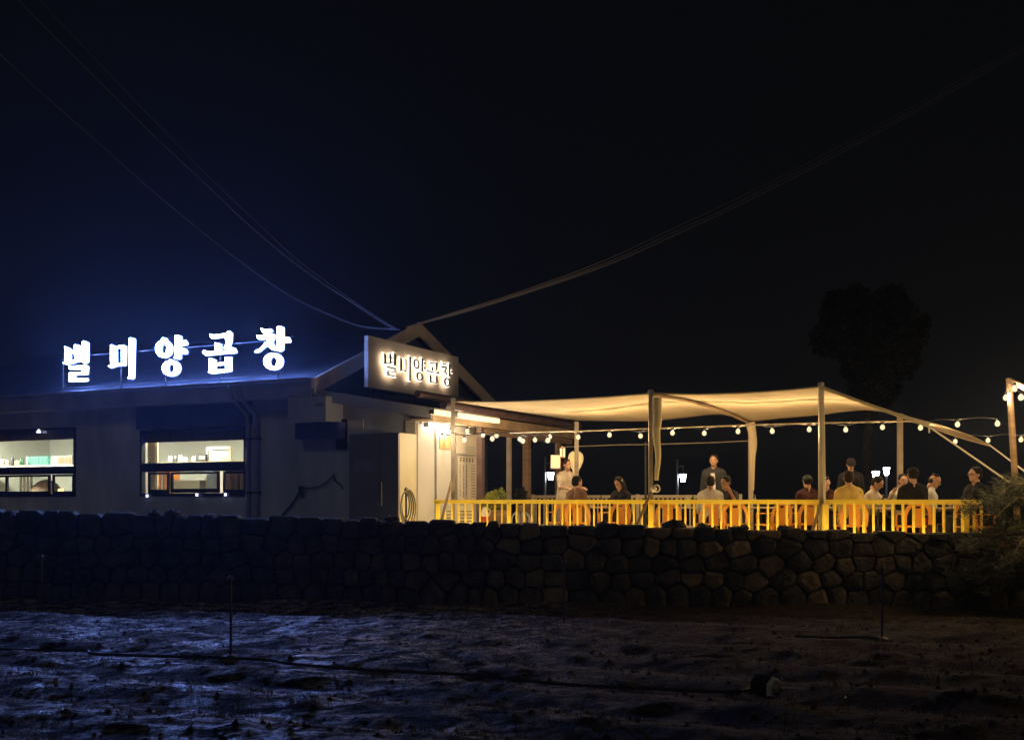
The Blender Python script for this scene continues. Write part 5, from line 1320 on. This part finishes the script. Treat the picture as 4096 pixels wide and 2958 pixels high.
# ------------------------------------------------------------------ people
def remesh(mb, voxel, name, mat, parent, smooth_it=3):
    me = mb.mesh(name + '_src'); ob = bpy.data.objects.new('tmp', me); col.objects.link(ob)
    md = ob.modifiers.new('r', 'REMESH'); md.mode = 'VOXEL'; md.voxel_size = voxel; md.use_smooth_shade = True
    if smooth_it: ms = ob.modifiers.new('s', 'SMOOTH'); ms.iterations = smooth_it; ms.factor = .5
    dg = bpy.context.evaluated_depsgraph_get(); dg.update()
    nm = bpy.data.meshes.new_from_object(ob.evaluated_get(dg)); nm.name = name
    nm.materials.clear(); nm.materials.append(M[mat]); nm.polygons.foreach_set('use_smooth', [True] * len(nm.polygons))
    bpy.data.objects.remove(ob); bpy.data.meshes.remove(me)
    o = bpy.data.objects.new(name, nm); col.objects.link(o); o.parent = parent; return o
def person(px, D, label, pose='sit', rz=0.0, lean=0.1, side=0.0, yaw=0.0, nod=0.0, sc_=1.0, skin='skin', hair='hair', style='short', shirt='black', lower='trouser',
           arms='table', long_sleeve=False, extra=None, dz=0.0):
    p = deck_pos(px, D)
    o = thing('person', label, 'person', (p.x, p.y, DECK), rz); o.scale = (sc_, sc_, sc_)
    sit = pose == 'sit'
    hip = Vector((0, .03, .50 if sit else .90))
    Ru = Matrix.Rotation(lean, 3, 'X') @ Matrix.Rotation(side, 3, 'Y')
    # lean > 0 moves the head toward the way the person faces (-Y)
    def up(x, y, z): return hip + Ru @ Vector((x, y, z))
    body = MB(); cl = MB(); lo = MB()
    def C(a, b, r0, r1, g=None, e=.014): 
        body.cap(a, b, r0, r1)
        if g is not None: g.cap(a, b, r0 + e, r1 + e)
    # trunk
    for sx in (-1, 1):
        C(up(sx * .075, 0, .0), up(sx * .06, 0, .18), .115, .105, cl); C(up(sx * .06, 0, .18), up(sx * .075, -.005, .40), .105, .115, cl)
        C(up(sx * .075, 0, .40), up(sx * .125, .0, .485), .085, .058, cl)
    C(up(-.13, 0, .485), up(.13, 0, .485), .056, .056, cl)
    for sx in (-1, 1): C(up(sx * .02, .01, .555), up(sx * .10, .0, .505), .045, .05, cl, .008)
    C(up(0, .01, .50), up(0, 0, .60), .056, .052)
    # head
    Hc = up(0, -.012, .705)
    Rh = Ru @ Matrix.Rotation(yaw, 3, 'Z') @ Matrix.Rotation(nod, 3, 'X')
    def h(x, y, z): return Hc + Rh @ Vector((x, y, z))
    body.ell(h(0, .008, .01), (.076, .094, .098), 16, 12, Rh); body.ell(h(0, -.028, -.055), (.056, .062, .062), 12, 8, Rh)
    body.cap(h(0, .01, -.05), h(0, .03, -.12), .052, .052)
    body.cap(h(0, -.088, .012), h(0, -.108, -.022), .008, .013); body.cap(h(-.012, -.092, -.028), h(.012, -.092, -.028), .009, .009)
    for sx in (-1, 1): body.ell(h(sx * .077, .012, -.012), (.011, .020, .031), 8, 6, Rh)
    body.cap(h(-.022, -.082, -.058), h(.022, -.082, -.058), .009, .009)     # lips
    body.cap(h(-.03, -.078, .028), h(.03, -.078, .028), .013, .013)         # brow
    body.ell(h(0, -.068, -.092), (.026, .022, .02), 8, 6, Rh)               # chin
    # legs
    for sx in (-1, 1):
        if sit:
            kn_ = Vector((sx * .12, -.40, .51)); an = Vector((sx * .12, -.38, .09)); C(hip + Vector((sx * .09, 0, -.02)), kn_, .088, .062, lo)
        else:
            kn_ = Vector((sx * .095, -.01, .49)); an = Vector((sx * .10, .03, .09)); C(hip + Vector((sx * .085, 0, -.04)), kn_, .092, .060, lo)
        C(kn_, an, .058, .040, lo); C(an, an + Vector((0, -.15, -.045)), .042, .032)
    # arms with hands and fingers
    for sx in (-1, 1):
        sh = up(sx * .172, 0, .465)
        if arms == 'table': el = sh + Vector((sx * .04, -.06, -.27)); wr_ = el + Vector((-sx * .07, -.23, .03))
        elif arms == 'raise' and sx == 1: el = sh + Vector((.10, -.16, -.16)); wr_ = el + Vector((-.05, -.12, .20))
        elif arms == 'raise': el = sh + Vector((sx * .04, -.06, -.27)); wr_ = el + Vector((-sx * .07, -.23, .03))
        elif arms == 'reach': el = sh + Vector((sx * .05, -.12, -.23)); wr_ = el + Vector((-sx * .02, -.23, -.03))
        else: el = sh + Vector((sx * .05, .02, -.28)); wr_ = el + Vector((0, -.06, -.24))
        C(sh, el, .052, .040, cl, .014); C(el, wr_, .038, .027, cl if long_sleeve else None)
        dvec = (wr_ - el).normalized(); pl = wr_ + dvec * .075
        body.cap(wr_, pl, .028, .034)
        lat = dvec.cross(Vector((0, 0, 1))); lat = lat.normalized() if lat.length > .1 else Vector((1, 0, 0)); nrm = lat.cross(dvec)
        for k, fl in enumerate((.062, .074, .070, .055)):
            b0 = pl + lat * (k - 1.5) * .020 + dvec * .01; m1 = b0 + dvec * fl * .55 - nrm * .006; body.cap(b0, m1, .0095, .009, 6); body.cap(m1, m1 + dvec * fl * .35 - nrm * fl * .38, .009, .008, 6)
        t0 = wr_ + dvec * .03 - lat * sx * .024; t1 = t0 + dvec * .035 - lat * sx * .03; body.cap(t0, t1, .012, .010, 6); body.cap(t1, t1 + dvec * .03 - nrm * .012, .010, .009, 6)
    remesh(body, .0125, 'body', skin, o, 2)
    remesh(cl, .018, 'shirt', shirt, o, 2)
    lo.cap(hip + Vector((-.07, 0, -.0)), hip + Vector((.07, 0, -.0)), .13, .13)
    if lower == 'skirt': lo.cap(hip + Vector((0, 0, -.05)), Vector((0, 0, .48)), .15, .20)
    remesh(lo, .02, 'trousers' if lower != 'skirt' else 'skirt', lower, o, 1)
    for sx in (-1, 1):
        y0 = -.38 if sit else .03; xx = sx * (.12 if sit else .10)
        MB().cap((xx, y0 + .02, .035), (xx, y0 - .17, .028), .05, .038).build('shoe', M['shoe'], o, smooth=True, world=False)
        MB().ell(h(sx * .029, -.079, .006), (.011, .008, .007), 8, 5, Rh).build('eye', M['eye'], o, smooth=True, world=False)
    hb = MB()
    if style == 'bald': hb.ell(h(0, .045, -.02), (.080, .068, .055), 14, 10, Rh)
    elif style in ('cap', 'greencap'):
        hb.ell(h(0, .034, .0), (.083, .085, .075), 14, 10, Rh)
    else: hb.ell(h(0, .026, .028), (.088, .098, .096), 14, 10, Rh); hb.ell(h(0, .05, -.02), (.084, .072, .075), 14, 10, Rh)
    if style == 'long':
        for q in (-.045, 0, .045): hb.cap(h(q, .06, -.02), h(q * 1.1, .075, -.24), .055, .035)
        for sx in (-1, 1): hb.cap(h(sx * .075, .0, .02), h(sx * .08, .0, -.16), .024, .018)
    if style == 'bob':
        for q in (-.05, 0, .05): hb.cap(h(q, .055, 0), h(q, .06, -.10), .055, .045)
    if style == 'tied':
        hb.cap(h(0, .10, .03), h(0, .13, -.12), .035, .02)
    for q in range(10): a = q * .63; hb.ell(h(.05 * math.cos(a), .03 + .05 * math.sin(a), .09), (.028, .028, .022), 6, 5)
    remesh(hb, .014, 'hair', hair, o, 1)
    if style in ('cap', 'greencap'):
        cp = MB(); vs = []; n_ = 16; m_ = 6
        for i in range(m_ + 1):
            th = math.pi / 2 * i / m_
            for k in range(n_): a = 2 * math.pi * k / n_; vs.append(h(.094 * math.sin(th) * math.cos(a), .012 + .112 * math.sin(th) * math.sin(a), .025 + .098 * math.cos(th)))
        cp.add(vs, [(i * n_ + k, (i + 1) * n_ + k, (i + 1) * n_ + (k + 1) % n_, i * n_ + (k + 1) % n_) for i in range(m_) for k in range(n_)])
        hat = cp.build('hat', M['black' if style == 'cap' else 'greencap'], o, smooth=True, world=False); md = hat.modifiers.new('t', 'SOLIDIFY'); md.thickness = .006
        bk = 1 if extra == 'backcap' else -1
        br_ = MB(); vs = [h(.075 * math.cos(a), .012 + bk * (.10 + .0), .028) for a in (0,)]
        vs = []
        for k in range(9): a = math.pi * k / 8; vs += [h(.078 * math.cos(a), .012 + bk * (.075 + .035 * math.sin(a)), .030), h(.078 * math.cos(a), .012 + bk * (.085 + .10 * math.sin(a)), .018)]
        br_.add(vs, [(2 * k, 2 * k + 1, 2 * k + 3, 2 * k + 2) for k in range(8)]); b2 = br_.build('brim', M['black' if style == 'cap' else 'greencap'], hat, world=False); md = b2.modifiers.new('t', 'SOLIDIFY'); md.thickness = .006
    if extra == 'glasses':
        for sx in (-1, 1):
            MB().tube([h(sx * .031 + .024 * math.cos(a), -.100, .004 + .020 * math.sin(a)) for a in np.linspace(0, 2 * math.pi, 13)], .0025, 5).build('glasses_rim', M['dark'], o, world=False)
            MB().tube([h(sx * .055, -.098, .008), h(sx * .082, .0, .006)], .0025, 5).build('glasses_arm', M['dark'], o, world=False)
    if extra == 'hairclip': MB().tube([h(.085 + .0 * a, .02 + .02 * math.cos(a), .04 + .028 * math.sin(a)) for a in np.linspace(0, 5.5, 10)], .006, 5).build('hair_clip', M['paper'], o, world=False)
    if extra == 'openjacket':
        mb = MB(); mb.add([up(-.035, -.135, .46), up(.035, -.135, .46), up(.055, -.136, .2), up(.045, -.14, .05), up(-.04, -.14, .05), up(-.05, -.136, .2)], [(0, 1, 2, 5), (5, 2, 3, 4)])
        f_ = mb.build('shirt_front', M['shirt_white'], o, world=False); md = f_.modifiers.new('t', 'SOLIDIFY'); md.thickness = .008
    return o
PI = math.pi
person(2262, 3.0, 'standing woman in a cream top leaning toward the seated diners', 'stand', rz=.5, lean=.12, yaw=.2, style='bob', hair='hairb', shirt='shirt_cream', lower='skirt', arms='reach')
person(2305, 1.0, 'seated person in brown with dark bobbed hair seen from behind', 'sit', rz=PI - .7, lean=.08, yaw=-.3, style='short', shirt='shirt_brown', sc_=1.0)
person(2492, 1.9, 'seated woman with long black hair and a pale hair clip', 'sit', rz=-.75, lean=.22, nod=.25, style='long', shirt='black', extra='hairclip')
person(2855, 3.0, 'standing man in an open dark jacket over a white shirt', 'stand', rz=-.35, lean=.03, style='short', skin='skin2', shirt='jacket', arms='side', long_sleeve=True, extra='openjacket', sc_=1.02)
person(2842, .95, 'seated person in a white shirt bent over the table, back turned', 'sit', rz=PI - .15, lean=.30, nod=.1, style='short', shirt='shirt_white')
person(2918, 1.6, 'man with a pale collar leaning in toward his neighbour in white', 'sit', rz=-.7, lean=.25, side=0, yaw=-.2, style='short', skin='skin', shirt='jacket', arms='raise')
person(3237, 2.0, 'seated person in a dark green cap left of the last front post', 'sit', rz=PI + .2, lean=.15, style='greencap', shirt='shirt_maroon', extra='backcap')
person(3312, 2.3, 'person half hidden behind the last front post, head bowed', 'sit', rz=-.5, lean=.32, nod=.3, style='bald', skin='skin', shirt='shirt_maroon')
person(3402, 2.9, 'standing person in black with a black cap looking down', 'stand', rz=-.2, lean=.12, nod=.3, style='cap', skin='skin', shirt='black', arms='side', long_sleeve=True, sc_=.95)
person(3397, .95, 'seated person in a mustard shirt with round brown hair, back turned', 'sit', rz=PI - .1, lean=.12, style='short', hair='hairb', shirt='shirt_yellow', sc_=1.03)
person(3462, 1.9, 'seated person in a cream top raising one arm behind the mustard shirt', 'sit', rz=.9, lean=.35, nod=.2, style='short', shirt='shirt_cream', arms='raise', long_sleeve=True)
person(3652, .95, 'man in black shirt and black cap worn backwards, back turned', 'sit', rz=PI, lean=.05, style='cap', shirt='black', sc_=1.06)
person(3612, 2.2, 'thin faced person peeking out left of the black capped man', 'sit', rz=-.1, lean=.05, style='short', skin='skin2', shirt='shirt_pale')
person(3706, 1.7, 'short haired person in a pale checked shirt right of the black capped man', 'sit', rz=PI - 1.9, lean=.22, nod=.25, style='bald', hair='hairb', shirt='shirt_pale')
person(3902, 1.0, 'man with glasses in a dark tee shirt sitting apart near the pine', 'sit', rz=-1.25, lean=.05, style='short', shirt='black', extra='glasses', sc_=1.06)

# handbag on the chair of the black capped man
p = deck_pos(3668, .62); o = thing('red_bag', 'dark red cloth bag beside the chair of the black capped man', 'bag', (p.x + .1, p.y - .05, DECK))
MB().ell((p.x + .1, p.y - .25, DECK + .31), (.10, .07, .15), 12, 8).build('body', M['shirt_maroon'], o, smooth=True); MB().tube([(p.x + .03, p.y - .25, DECK + .42), (p.x + .06, p.y - .25, DECK + .55), (p.x + .14, p.y - .25, DECK + .55), (p.x + .17, p.y - .25, DECK + .42)], .01, 6).build('handle', M['red'], o)

# remove helper properties
for ob in bpy.data.objects:
    if '_o' in ob: del ob['_o']
